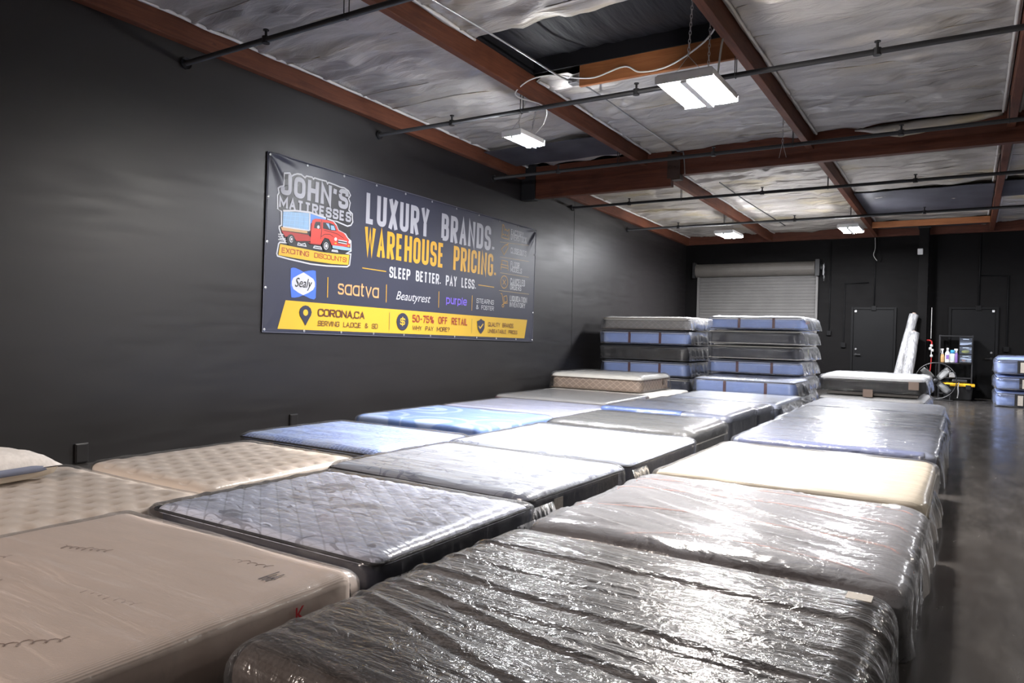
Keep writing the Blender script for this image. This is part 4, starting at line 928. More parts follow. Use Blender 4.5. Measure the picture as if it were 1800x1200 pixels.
def pillow_disp(seed, amp=.012, cell=.33):
    def f(p, n):
        return Vector((0, 0, amp * (abs(math.sin(PI * p.x / cell)) * abs(math.sin(PI * p.y / cell))) ** .6 - amp + .006 * noise.noise((p.x * 3 + seed, p.y * 7, 1)))) if n.z > .5 else Vector((0, 0, 0))
    return f
def flat_disp(seed, amp=.006):
    return lambda p, n: Vector((0, 0, amp * noise.noise((p.x * 1.6 + seed, p.y * 4.5, 1)))) if n.z > .5 else Vector((0, 0, 0))

def mattress(label, cx, cy, lx, ly, z0, h, top, side, group, rz=0, wrap=None, wamp=.010, wang=.12, res=.06, wres=None, rc=.09, re=.04, tdisp=None, topfrac=.62,
             pipe=PIPING, seed=1, straps=None, corner=.03, folds=(), overhang=.012, band=None, topcl=None):
    t = thing('mattress', label, 'mattress', (cx, cy, z0), rz, group)
    hs = h * topfrac + .02
    obj('side_border', shell(lx - .02, ly - .02, .0, min(hs + .02, h - .034), rc, .012, max(res, .08), .05, None, True, 3, .02), F[side], t, True)
    obj('top_panel', shell(lx + overhang, ly + overhang, h * topfrac, h, rc, re, res, .05, tdisp or flat_disp(seed), True, 4, .01), F[top], t, True)
    if pipe is not None:
        for nm, z in (('top_piping', h * topfrac + .012), ('bottom_piping', .022)):
            bm = bmesh.new(); tube(bm, ring(lx, ly, z, rc, .004), .008, 6, True); obj(nm, bm, pipe, t, True)
    if straps:
        smat, xs = straps
        for x in xs:
            bm = bmesh.new(); bx(bm, x - .025, x + .025, -ly / 2 - .006, -ly / 2 + .012, .03, h * topfrac, .003); obj('handle_strap', bm, smat, t)
    if band:
        bmat, x0, x1, wd = band
        bm = bmesh.new(); n = 30; G = []
        for k in range(n + 1):
            x = x0 + (x1 - x0) * k / n; row = []
            for (dy, dz) in ((wd, .005), (.05, .005), (.02, -.002), (-.002, -.025), (-.012, -.10)): row.append(bm.verts.new((x, -ly / 2 - overhang / 2 + dy, h + dz)))
            G.append(row)
        for a, b in zip(G, G[1:]):
            for j in range(4): bm.faces.new((a[j], a[j + 1], b[j + 1], b[j]))
        o = obj('colour_band', bm, F[bmat], t, True); o.modifiers.new('th', 'SOLIDIFY').thickness = .004
    if wrap is not None:
        o = obj('plastic_wrap', shell(lx + overhang + .008, ly + overhang + .008, .004, h + .004, rc, re, wres or res, wres or res, wrap_disp(lx, ly, h, wamp, seed, wang, .007 + wamp * .35, corner, folds, topcl), False, 4, 0), wrap, t, True)
    return t
def add_label(t, name, x0, x1, y0, y1, z, mat=PAPER, rz=0):
    bm = bmesh.new(); bx(bm, x0, x1, y0, y1, z, z + .003); return obj(name, bm, mat, t)
def side_label(t, name, y0, y1, z0, z1, x, mat=PAPER):
    bm = bmesh.new(); bx(bm, x, x + .003, y0, y1, z0, z1); return obj(name, bm, mat, t)

def span(x0, x1, y0, y1): return (x0 + x1) / 2, (y0 + y1) / 2, x1 - x0, y1 - y0
GR, GM, GL = 'mattresses laid out in the right row', 'mattresses laid out in the middle row', 'mattresses laid out along the left wall'
# right row, near to far
t = mattress('nearest charcoal mattress under shiny crumpled plastic, at the bottom right of the photo', *span(4.90, 6.66, 1.44, 3.20), 0, .30, 'charcoal', 'charcoal_side', GR, wrap=PL_HEAVY, wamp=.0065, wang=.10, res=.05, wres=.016, rc=.12, re=.10, seed=3.1, topfrac=.45, pipe=None, corner=.02,
             folds=((.50, -.02, .013, .020), (-.02, -.10, .012, .018), (-.30, -.20, .012, .02), (.22, -.05, .006, .016), (-.55, -.3, .010, .02), (-.16, .04, .007, .016)))
add_label(t, 'paper_label', .72, .81, .70, .78, .314)
t = mattress('charcoal mattress, painted mauve sheen, thin orange lines under loose plastic, second in the right row', *span(4.92, 6.68, 3.30, 4.98), 0, .30, 'mauve', 'charcoal_side', GR, wrap=PL_SMOOTH, wamp=.012, wang=-.35, res=.05, wres=.022, rc=.12, re=.06, seed=7.7, topfrac=.78, pipe=None, folds=((.10, -.45, .012, .03), (.42, -.3, .008, .03)))
for (ya, yb, ym) in ((-.86, -.55, -.50), (-.30, -.26, -.12), (.30, .22, .40), (.62, .66, .72)):
    bm = bmesh.new(); pts = [(-.87, ya, .27), (-.80, ya + .02, .297), (-.3, ym - .02, .303), (.2, ym, .303), (.7, (ym + yb) / 2, .302), (.82, yb, .290), (.885, yb - .03, .22)] if ya > -.8 else [(-.5, -.85, .20), (-.42, -.80, .275), (-.3, -.70, .300), (.0, -.56, .303), (.45, -.60, .303), (.72, -.70, .301), (.84, -.80, .25)]
    tube(bm, smoothpath(pts, 6), .006, 6); obj('orange_seam', bm, ORANGE, t, True)
bm = bmesh.new(); tube(bm, smoothpath([(.28, -.855, .21), (.34, -.81, .275), (.45, -.74, .302), (.65, -.74, .302), (.8, -.80, .26)], 6), .006, 6); obj('blue_seam', bm, plain('blue_piping', (.08, .09, .2), .6), t, True)
add_label(t, 'paper_label', .66, .76, .68, .75, .314); tail(t, .895, -.2, .82, .08, .25, .035, 4.1)
t = mattress('plain cream mattress in the right row, between mauve-sheened and blue-grey ones', *span(4.92, 6.67, 5.10, 6.92), 0, .31, 'cream', 'cream_side', GR, wrap=PL_THIN, wamp=.006, wang=.04, res=.06, wres=.045, rc=.11, re=.05, seed=5.2, pipe=PIPE_L)
tail(t, .89, -.85, .1, .05, .22, .05, 6.6)
t = mattress('blue-grey mattress under wrinkled plastic, just behind the cream one in the right row', *span(4.93, 6.66, 7.18, 9.36), 0, .33, 'heather', 'slate_side', GR, wrap=PL_HEAVY, wamp=.012, wang=.05, res=.07, wres=.035, rc=.10, re=.05, seed=9.4, pipe=PIPE_G, band=('slate_edge', -.80, .78, .07))
tail(t, .88, -1.0, 1.0, .03, .28, .05, 8.8)
t = mattress('pale blue-grey plastic-wrapped mattress, second from the back in the right row', *span(4.84, 6.63, 9.48, 11.36), 0, .31, 'heather2', 'slate2', GR, wrap=PL_HEAVY, wamp=.012, wang=.07, res=.08, wres=.04, rc=.10, re=.05, seed=2.2)
tail(t, .90, -.8, .85, .03, .26, .07, 1.2)
t = mattress('pale blue-grey plastic-wrapped mattress, farthest in the right row, before the white-topped pair', *span(4.80, 6.58, 11.46, 13.1), 0, .31, 'heather2', 'slate2', GR, wrap=PL_SMOOTH, wamp=.010, wang=.07, res=.08, wres=.045, rc=.10, re=.05, seed=4.9)
tail(t, .90, -.6, .7, .03, .26, .08, 9.2)
# middle row, near to far
t = mattress('plain beige mattress with a red letter on its side, at the lower left', *span(3.16, 4.79, .10, 2.15), 0, .32, 'beige', 'beige', GM, wrap=PL_THIN, wamp=.005, wang=.2, res=.05, wres=.03, rc=.07, re=.05, seed=1.4, pipe=None, topfrac=.30)
for (x, y, rz_, L) in ((.18, .28, .10, .30), (-.30, -.06, .95, .26), (.40, -.16, .85, .26), (-.42, .50, .35, .24), (.22, .80, .15, .30), (-.12, -.52, .90, .28), (-.62, .12, .8, .26)):
    bm = bmesh.new(); P = []; c_, s_ = math.cos(rz_), math.sin(rz_)
    for k in range(57):
        u = k / 56; px = u * L + .012 * math.sin(u * 44); py = .016 * math.cos(u * 44) * (1.5 if (k // 7) % 4 == 0 else .8)
        P.append((x + px * c_ - py * s_, y + px * s_ + py * c_, .3215))
    tube(bm, P, .0012, 4); obj('embroidered_script', bm, plain('faint_brown_thread', (.40, .32, .28), .8), t)
bm = bmesh.new(); put_text(bm, 'K', (0, 0), (.045, .055), 'H', .01, 0, Matrix.Translation((.838, .70, .215)) @ BM); obj('red_letter', bm, REDINK, t)
bm = bmesh.new()
for k, L in enumerate((.10, .07, .09)): bx(bm, .60 + .02 * k, .606 + .02 * k, .72, .72 + L, .3245, .326)
bx(bm, .60, .66, .75, .756, .3245, .326); obj('printed_mark', bm, INK, t)
t = mattress('pale blue diamond-quilted mattress with grey loops and dark navy sides, in the foreground', *span(3.12, 4.76, 2.31, 3.60), 0, .32, 'lattice', 'navy', GM, wrap=PL_TIGHT, wamp=.007, wang=.03, res=.017, wres=.03, rc=.09, re=.04, seed=6.3, tdisp=lattice_disp(.118, .014), topfrac=.87, corner=.05)
tail(t, .835, -.66, -.40, .0, .22, .035, 5.5); tail(t, .835, .46, .66, .0, .22, .035, 7.5)
t = mattress('white mattress with faint blue swirls and a paper tag on its navy side', *span(2.95, 4.68, 3.75, 5.12), 0, .32, 'white_loops', 'navy', GM, wrap=PL_TIGHT, wamp=.007, wang=.05, res=.04, wres=.035, rc=.10, re=.05, seed=8.8, topfrac=.84, corner=.025, rz=-.03)
side_label(t, 'law_tag', -.39, -.28, .135, .25, .880, PAPER); tail(t, .90, -.72, -.45, .0, .25, .07, 1.9)
t = mattress('white mattress with faint blue swirls and grey sides, second white one in the middle row', *span(2.92, 4.68, 5.22, 6.86), 0, .32, 'white_loops', 'slate2', GM, wrap=PL_TIGHT, wamp=.006, wang=.05, res=.05, wres=.045, rc=.10, re=.05, seed=3.8, topfrac=.82, corner=.025)
tail(t, .89, -.80, -.5, .0, .25, .07, 2.9)
t = mattress('dark grey mattress under shiny plastic, behind the white ones in the middle row', *span(2.80, 4.50, 7.22, 8.60), 0, .315, 'grey', 'grey_side', GM, wrap=PL_HEAVY, wamp=.008, wang=.03, res=.06, wres=.04, rc=.12, re=.07, seed=5.9, pipe=PIPE_L, topfrac=.5, corner=.04)
t = mattress('slate mattress with a royal blue band along its near edge, in the middle row', *span(2.68, 4.44, 8.84, 10.2), 0, .335, 'heather', 'slate2', GM, wrap=PL_HEAVY, wamp=.008, wang=.03, res=.07, wres=.045, rc=.10, re=.05, seed=7.1, pipe=None, topfrac=.7, band=('royal', -.82, .28, .20), corner=.03)
t = mattress('slate plastic-wrapped mattress just behind the one with the royal blue band', *span(2.68, 4.44, 10.27, 11.20), 0, .31, 'heather', 'slate2', GM, wrap=PL_HEAVY, wamp=.008, wang=.03, res=.08, wres=.05, rc=.10, re=.05, seed=1.1, pipe=None, topfrac=.7, corner=.03)
t = mattress('ice-blue mattress at the far end of the middle row, against the periwinkle one', *span(2.72, 4.48, 11.36, 13.12), 0, .31, 'ice', 'slate2', GM, wrap=PL_TIGHT, wamp=.008, wang=.05, res=.08, wres=.05, rc=.10, re=.05, seed=2.7, pipe=None, topfrac=.7, corner=.05)
tail(t, .89, -.8, .8, .0, .28, .10, 3.4)
# left row, near to far
t_tuft = mattress('cream tufted mattress with a pillow lying on it, at the left edge of the photo', *span(1.58, 3.09, .62, 2.62), 0, .31, 'tuft', 'latex', GL, wrap=PL_THIN, wamp=.005, wang=.05, res=.0145, wres=.05, rc=.07, re=.04, seed=4.4, tdisp=tuft_disp(.145, .145, .034, .005, 1, .030), topfrac=.55, pipe=plain('tan_piping', (.50, .32, .15), .7))
t = mattress('cream tufted mattress on a yellow latex core, behind the one with the pillow', *span(1.58, 2.92, 2.76, 4.10), 0, .31, 'tuft', 'latex', GL, wrap=PL_THIN, wamp=.008, wang=.05, res=.0145, wres=.05, rc=.10, re=.05, seed=6.4, tdisp=tuft_disp(.145, .145, .032, .007, 2, .030), topfrac=.76, pipe=None)
t = mattress('blue honeycomb-knit mattress with pale arcs and brown straps, along the left wall', *span(1.15, 2.87, 4.36, 5.66), 0, .31, 'honey', 'slate_side', GL, wrap=PL_TIGHT, wamp=.006, wang=.03, res=.05, wres=.05, rc=.10, re=.05, seed=5.6, topfrac=.84, straps=(TAN_STRAP, (-.42, .14)), corner=.05)
t = mattress('sky-blue mattress with broad pale arcs, between the honeycomb-knit and lavender ones', *span(.98, 2.72, 6.03, 7.56), 0, .32, 'blue_arcs', 'blue_side', GL, wrap=PL_THIN, wamp=.005, wang=.03, res=.05, wres=.06, rc=.08, re=.05, seed=9.6, topfrac=.66, pipe=plain('blue_cord', (.10, .16, .34), .7))
t = mattress('plain lavender-grey mattress behind the sky-blue one, along the left wall', *span(.92, 2.76, 7.68, 9.22), 0, .31, 'lavender', 'ivory', GL, wrap=PL_TIGHT, wamp=.007, wang=.02, res=.07, wres=.06, rc=.10, re=.04, seed=2.5, pipe=None, topfrac=.5)
t = mattress('thin grey felt-topped mattress in front of the quilted taupe one, along the left wall', *span(.58, 2.46, 9.52, 11.28), 0, .31, 'felt', 'slate_side', GL, wrap=PL_THIN, wamp=.005, wang=.02, res=.07, wres=.06, rc=.08, re=.03, seed=8.5, pipe=plain('plum_piping', (.12, .05, .06), .7), topfrac=.84)
tail(t, .94, -.75, .7, .16, .30, .025, 2.1)
t = mattress('ivory mattress flat on the floor, underneath the thick quilted taupe one', *span(.34, 2.46, 11.42, 13.3), 0, .285, 'ivory', 'ivory', GL, res=.08, rc=.08, re=.04, seed=1.7, pipe=None, topfrac=.6)
t = mattress('thick taupe quilted mattress with an ivory pillow top, lying on the ivory one', *span(.36, 2.12, 11.72, 13.16), .29, .295, 'ivory', 'taupe', GL, wrap=PL_THIN, wamp=.008, wang=.6, res=.035, wres=.05, rc=.09, re=.06, seed=3.6, tdisp=pillow_disp(2, .016, .29), topfrac=.70, pipe=PIPE_G, corner=.05)
tail(t, -.90, -.6, .0, .05, .22, .10, 5.1, dirx=-1); bm = bmesh.new(); bx(bm, .876, .884, .38, .46, .10, .18, .003); obj('cloth_patch', bm, PIPE_G, t)
# ---- stacks in front of the back wall
SA, SB = 'tall stack of mattresses against the left wall', 'tall stack of mattresses in front of the shutter'
def stack(xc, yc, lx, ly, specs, group, seed0):
    for k, (z0, h, top, side, lab, st, dx, pp) in enumerate(specs):
        t = mattress(lab, xc + dx, yc, lx, ly, z0, h - (.012 if k < len(specs) - 1 else 0), top, side, group, rz=.012 * math.sin(k * 2.3 + seed0), wrap=PL_STACK, wamp=.014, wang=.5, res=.10, wres=.05, rc=.11, re=.055, seed=seed0 + k * 1.7, straps=st, topfrac=.88, pipe=pp, corner=.07, topcl=.004 if k < len(specs) - 1 else None)
        tail(t, lx / 2 + .005, -ly / 2 + .05, ly / 2 - .05, -.04 if z0 > .3 else .02, h - .02, .07 if group == SA else .13, seed0 + k)
        if group == SA: tail(t, -lx / 2 - .005, -ly / 2 + .05, ly / 2 - .4, .0, h - .06, .05, seed0 + k + 5, dirx=-1)
        if lab.startswith('topmost periwinkle'):
            bm = bmesh.new()
            for q in range(4): bx(bm, lx / 2 + .03, lx / 2 + .034, -.55 + .10 * q, -.49 + .10 * q, .12 + .012 * (q % 2), .20 - .01 * q)
            obj('red_lettering', bm, REDINK, t)
        if k in (3,) and group == SB:
            bm = bmesh.new(); bx(bm, lx / 2 + .03, lx / 2 + .034, -.2, -.12, .10, .22); obj('yellow_sticker', bm, plain('yellow_sticker', (.62, .60, .12), .6), t)
mst = (MAROON, (-.30, .36))
stack(1.22, 14.85, 1.86, 1.7, [
    (.16, .30, 'ivory', 'slate2', 'lowest mattress of the left wall stack, slate blue, mostly hidden', None, .03, PIPING),
    (.47, .31, 'ice', 'blue_side', 'periwinkle mattress with maroon straps, second from the bottom in the left stack', mst, .02, PIPING),
    (.79, .31, 'grey', 'black_side', 'black-sided mattress in the middle of the left stack', None, .0, PIPING),
    (1.11, .29, 'ice', 'blue_side', 'periwinkle mattress with maroon straps, second from the top in the left stack', mst, .0, PIPING),
    (1.41, .25, 'ivory', 'greyquilt', 'grey mattress on top of the left wall stack, below the end of the banner', None, .03, PIPE_G)], SA, 1.0)
bm = bmesh.new(); bx(bm, .36, 2.1, 14.05, 15.65, 0, .155, .01); tag(obj('foundation', bm, F['black_side']), 'low black foundation under the left wall stack of mattresses', 'foundation')
stack(3.29, 15.45, 1.74, 1.75, [
    (.0, .27, 'grey', 'slate_side', 'lowest dark slate mattress of the shutter stack, hidden behind the low pair', None, 0, PIPING),
    (.28, .29, 'ice', 'slate_side', 'slate mattress second from the bottom in the stack before the shutter', None, .0, PIPING),
    (.58, .28, 'ice', 'blue_side', 'periwinkle mattress with maroon straps, low in the stack before the shutter', mst, .0, PIPING),
    (.87, .285, 'grey', 'slate_side', 'lower one of two dark slate mattresses in the stack before the shutter', None, .01, PIPE_L),
    (1.165, .285, 'grey', 'slate_side', 'upper one of two dark slate mattresses in the stack before the shutter', None, .0, PIPE_L),
    (1.46, .25, 'white_top', 'blue_side', 'topmost periwinkle mattress with maroon straps, right under the grey shutter', mst, .02, PIPING)], SB, 4.0)
t = mattress('dark slate mattress on the floor, underneath the low periwinkle one', 3.50, 13.82, 1.72, 1.28, 0, .25, 'grey', 'slate_side', 'low pair of mattresses before the shutter stack', wrap=PL_STACK, wamp=.014, wang=.5, res=.1, wres=.05, seed=2.9, topfrac=.85, corner=.05, topcl=.004)
tail(t, .87, -.62, .6, .0, .25, .16, 4.7)
t = mattress('low periwinkle mattress with maroon straps, lying in front of the shutter stack', 3.47, 13.82, 1.76, 1.28, .272, .27, 'ice', 'blue_side', 'low pair of mattresses before the shutter stack', wrap=PL_STACK, wamp=.010, wang=.3, res=.08, wres=.05, seed=6.1, topfrac=.86, straps=(MAROON, (-.32, .40)), corner=.06)
tail(t, .88, -.6, .6, -.12, .24, .10, 3.8)
GC = 'pair of white-topped mattresses near the aisle'
for k, (z0, h, lab) in enumerate(((0.02, .31, 'lower one of two black mattresses with white tops beside the aisle'), (.41, .265, 'upper one of two black mattresses with white tops beside the aisle'))):
    t = mattress(lab, 5.49, 14.55, 1.60, 1.75, z0, h, 'white_top', 'black_side', GC, rz=-.02, wrap=PL_DARK, wamp=.018, wang=.7, res=.09, wres=.045, seed=5.3 + k * 2, topfrac=.80, rc=.10, re=.05, pipe=None, corner=.06, topcl=.004 if k == 0 else None)
    tail(t, .81, -.8, .7, -.02 if k else 0, h - .04, .08, 7.7 + k)
    if k:
        for x, z in ((-.02, -.02), (.66, .14)):
            bm = bmesh.new(); bx(bm, x - .075, x + .075, -.915, -.912, z - .055, z + .075); obj('packing_tape', bm, TAPE, t)
    else:
        bm = bmesh.new(); bx(bm, .60, .72, -.915, -.912, .12, .26); obj('packing_tape', bm, TAPE, t)
bm = bmesh.new(); bx(bm, 4.80, 6.2, 13.75, 15.3, .352, .408, .01); tag(obj('packing_sheet', bm, plain('grey_cardboard', (.12, .11, .10), .7)), 'grey cardboard sheet between the two white-topped mattresses', 'cardboard')
GD = 'stack of three periwinkle mattresses at the right edge'
for k, (z0, h, lab, dx) in enumerate(((.005, .335, 'lowest of three bagged periwinkle mattresses at the right edge of the photo', .0), (.35, .31, 'middle one of three bagged periwinkle mattresses at the right edge of the photo', .07), (.67, .345, 'topmost of three bagged periwinkle mattresses at the right edge of the photo', .03))):
    t = mattress(lab, 8.36, 18.75, 1.94, 1.75, z0, h - (.012 if k < 2 else 0), 'blue_side', 'blue_side', GD, wrap=PL_STACK, wamp=.016, wang=.5, res=.09, wres=.05, seed=3.3 + 2 * k, topfrac=.80, rc=.13, re=.10, corner=.06, topcl=.004 if k < 2 else None)
    bm = bmesh.new(); bx(bm, -.66 + dx, -.46 + dx, -.905, -.895, .03, h * .8); obj('dark_strap', bm, F['black_side'], t)
    bm = bmesh.new(); bx(bm, -.61 + dx, -.52 + dx, -.912, -.906, .04, h * .72); obj('paper_label', bm, PAPER, t)
# ---- pillow on the near tufted mattress
pl = thing('pillow', 'white pillow with a blue-grey gusset lying on the cream tufted mattress at the left edge', 'pillow', (1.80, 1.93, .312), .12)
def pillow_bm(sx, sy, h, up):
    bm = bmesh.new(); n = 26; G = []
    for i in range(n + 1):
        row = []
        for j in range(n + 1):
            u, v = 2 * i / n - 1, 2 * j / n - 1
            pin = 1 - .10 * (1 - abs(u)) * abs(v) ** 3 - .0
            e = (max(0, 1 - u ** 4) * max(0, 1 - v ** 4)) ** .55
            x = sx * u * (1 - .10 * (1 - v * v) * abs(u) ** 6); y = sy * v * (1 - .10 * (1 - u * u) * abs(v) ** 6)
            row.append(bm.verts.new((x, y, up * h * e + (.008 * noise.noise((x * 14, y * 14, 1)) * e if up > 0 else 0))))
        G.append(row)
    for a, b in zip(G, G[1:]):
        for j in range(n):
            q = (a[j], b[j], b[j + 1], a[j + 1]); bm.faces.new(q if up > 0 else q[::-1])
    return bm
PILW = plain('white_pillow_cotton', (.60, .56, .53), .85, var=.08, vscale=30, bump=.4, bscale=26)
bm = pillow_bm(.30, .40, .105, 1)
for v in bm.verts: v.co.z += .085
obj('pillow_top', bm, PILW, pl, True)
bm = pillow_bm(.295, .395, 1.0, -1)
for v in bm.verts: v.co.z = .078 - .075 * min(1, (-v.co.z) ** .45)
obj('pillow_underside', bm, plain('cream_pillow_back', (.58, .51, .42), .85), pl, True)
def pring(sx, sy, z, k):
    P = []
    for i in range(64):
        a = 2 * PI * i / 64; c, s = math.cos(a), math.sin(a); q = (abs(c) ** 7 + abs(s) ** 7) ** (-1 / 7)
        P.append((sx * c * q * k, sy * s * q * k, z))
    return P
bm = bmesh.new(); R_ = [[bm.verts.new(p) for p in pring(.30, .40, z, k)] for z, k in ((.058, .93), (.066, .968), (.092, .968), (.102, .92))]
for a, b in zip(R_, R_[1:]):
    for i in range(64): bm.faces.new((a[i], a[(i + 1) % 64], b[(i + 1) % 64], b[i]))
obj('pillow_gusset', bm, fabric('blue_grey_gusset', (.10, .115, .17), (.20, .21, .27)), pl, True)

# ================================================================ back wall
DKP = plain('dark_door_paint', (.004, .004, .0045), .5, .15)
# rolling shutter
sh = bpy.data.objects.new('door_3', None); COL.objects.link(sh); sh.location = (1.95, YB, 0); sh['kind'] = 'structure'; sh['label'] = 'grey ribbed rolling shutter in the back wall behind the mattress stacks'
SHUT = plain('grey_shutter_steel', (.13, .125, .12), .45, spec=.4, var=.12, vscale=2)
bm = bmesh.new(); prof = []; z = .02
while z < 3.0:
    for dz, dy in ((0, 0), (.012, -.012), (.055, -.018), (.072, -.008), (.078, .0)): prof.append((z + dz, dy))
    z += .085
rows = [[bm.verts.new((x, .03 + dy, zz)) for x in (-1.56, 1.56)] for zz, dy in prof]
for a, b in zip(rows, rows[1:]): bm.faces.new((a[0], a[1], b[1], b[0]))
o = obj('shutter_curtain', bm, SHUT, sh); o.modifiers.new('th', 'SOLIDIFY').thickness = .004
bm = bmesh.new()
sec = [(-.30 * math.cos(a) * .62 - .03, 3.14 + .185 * math.sin(a)) for a in [(-.5 + k / 12) * PI for k in range(13)]] + [(-.0, 3.325), (-.0, 2.955)]
A = [bm.verts.new((-1.62, y, z)) for y, z in sec]; B = [bm.verts.new((1.52, y, z)) for y, z in sec]
for k in range(len(sec)): bm.faces.new((A[k], B[k], B[(k + 1) % len(sec)], A[(k + 1) % len(sec)]))
bm.faces.new(A[::-1]); bm.faces.new(B); obj('drum_housing', bm, plain('shutter_hood', (.12, .11, .098), .5, var=.1, vscale=3), sh)
for s in (-1, 1):
    bm = bmesh.new(); bx(bm, s * 1.565 - .03, s * 1.565 + .03, -.06, .0, 0, 2.96, .004); obj('guide_rail', bm, SHUT, sh)
    bm = bmesh.new(); bx(bm, (1.53 if s > 0 else -1.70), (1.64 if s > 0 else -1.63), -.2, -.002, 2.93, 3.36, .006); lathe(bm, [(.06, 0), (.06, .05)], 12, Matrix.Translation((s * 1.66, -.15, 3.14)) @ Matrix.Rotation(PI / 2, 4, 'Y')); obj('end_bracket', bm, BLACKM, sh)
bm = bmesh.new(); chain(bm, (1.74, -.12, 3.25), (1.74, -.12, 2.80), .08); tube(bm, [(1.72, -.12, 3.22), (1.72, -.12, 2.95)], .02, 8); obj('pull_chain', bm, GALV, sh)

def man_door(name, x0, x1, h, hinge, label):
    d = bpy.data.objects.new(name, None); COL.objects.link(d); d.location = ((x0 + x1) / 2, YB, 0); d['kind'] = 'structure'; d['label'] = label
    w_ = (x1 - x0) / 2
    bm = bmesh.new(); bx(bm, -w_ + .004, w_ - .004, -.022, -.002, .01, h - .006, .003); obj('door_leaf', bm, DKP, d)
    bm = bmesh.new(); bx(bm, -w_ - .055, -w_, -.045, -.002, 0, h + .055, .004); bx(bm, w_, w_ + .055, -.045, -.002, 0, h + .055, .004); bx(bm, -w_, w_, -.045, -.002, h, h + .055, .004); obj('door_frame', bm, DKP, d)
    s = -hinge
    bm = bmesh.new(); M = Matrix.Translation((s * (w_ - .07), -.022, .93)) @ Matrix.Rotation(PI / 2, 4, 'X')
    lathe(bm, [(.033, 0), (.033, .012), (.014, .014), (.014, .06)], 12, M); bx(bm, min(s * (w_ - .07), s * (w_ - .19)), max(s * (w_ - .07), s * (w_ - .19)), -.088, -.07, .92, .945, .005); obj('door_handle', bm, BLACKM, d)
    bm = bmesh.new(); lathe(bm, [(.028, 0), (.028, .012), (.018, .02)], 12, Matrix.Translation((s * (w_ - .07), -.022, 1.07)) @ Matrix.Rotation(PI / 2, 4, 'X')); obj('dead_bolt', bm, GALV, d)
    bm = bmesh.new(); bx(bm, s * (w_ - .05) - .025, s * (w_ - .05) + .025, -.05, -.022, h - .07, h - .02, .004); obj('alarm_contact', bm, plain('white_plastic', (.6, .6, .6), .5), d)
man_door('door_1', 4.40, 5.31, 2.07, 1, 'black door in the back wall, left of the leaning plastic rolls')
man_door('door_2', 6.52, 7.40, 2.08, -1, 'black door in the back wall, behind the shelf of bottles')
# column and its box
g = thing('steel_column', 'square black steel column in front of the back wall, right of the leaning plastic rolls', 'column', (5.93, 19.8, 0))
bm = bmesh.new(); bx(bm, -.105, .105, -.105, .105, .012, 3.98, .012); obj('shaft', bm, MAT_BACK, g)
bm = bmesh.new(); bx(bm, -.115, .115, -.115, .115, 0, .012, .003); obj('base_plate', bm, BLACKM, g)
bm = bmesh.new(); bx(bm, -.13, .13, -.11, .11, 3.98, 4.02, .004); obj('cap', bm, BLACKM, g)
bm = bmesh.new(); bx(bm, 5.80, 5.915, 19.66, 19.694, 3.355, 3.50, .012); tag(obj('motion_sensor', bm, plain('white_plastic', (.6, .6, .6), .5)), 'small white sensor box high on the black steel column', 'sensor')
# conduits on the back wall
def wall_conduit(x, z0, z1, label, bend=None):
    c_ = thing('wall_conduit', label, 'conduit', (x, YB - .02, 0), 0, 'black conduits on the back wall')
    P = [(0, 0, z0), (0, 0, z1)] + ([(bend, 0, z1 + .02)] if bend else [])
    bm = bmesh.new(); tube(bm, P, .014, 8); obj('tube', bm, DKP, c_, True)
    bm = bmesh.new(); bx(bm, -.055, .055, -.035, .015, z0 - .10, z0 + .02, .006); obj('switch_box', bm, DKP, c_)
wall_conduit(4.18, 1.2, 2.72, 'black conduit bending over towards the door left of the plastic rolls', .55)
wall_conduit(4.86, 2.14, 3.85, 'black conduit running up from above the left black door')
wall_conduit(7.06, 2.15, 3.85, 'black conduit running up from above the right black door')
wall_conduit(7.62, 1.20, 2.85, 'black conduit with a switch box right of the right black door', -.56)
wall_conduit(3.83, 1.5, 3.8, 'thin black conduit between the shutter and the left black door')
for n_, (x, dz) in enumerate(((4.84, .0), (4.92, -.04))):
    cable([(x, YB - .03, 3.86), (x + .01, YB - .05, 3.6 + dz), (x - .02 + .1 * n_, YB - .06, 3.42 + dz), (x + .06, YB - .07, 3.28 + dz)], .008, ('left' if n_ == 0 else 'right') + ' wire of two dangling from the top of the back wall near the far lamp', DKP if n_ else CAB, 5, 'wire', 'dangling_wire')
# outlets on the left wall
for y, z, lab in ((3.52, .10, 'black outlet box low on the left wall, behind the pillow mattress'), (5.99, .16, 'black outlet box low on the left wall, behind the honeycomb-knit mattress')):
    e = thing('wall_outlet', lab, 'outlet', (.0, y, z), 0, 'outlets on the left wall')
    bm = bmesh.new(); bx(bm, .001, .022, -.06, .06, -.09, .09, .006); obj('box', bm, MAT_WALL, e)
    bm = bmesh.new(); bx(bm, .0225, .027, -.05, .05, -.08, .08, .002); obj('cover_plate', bm, MAT_WALL, e)
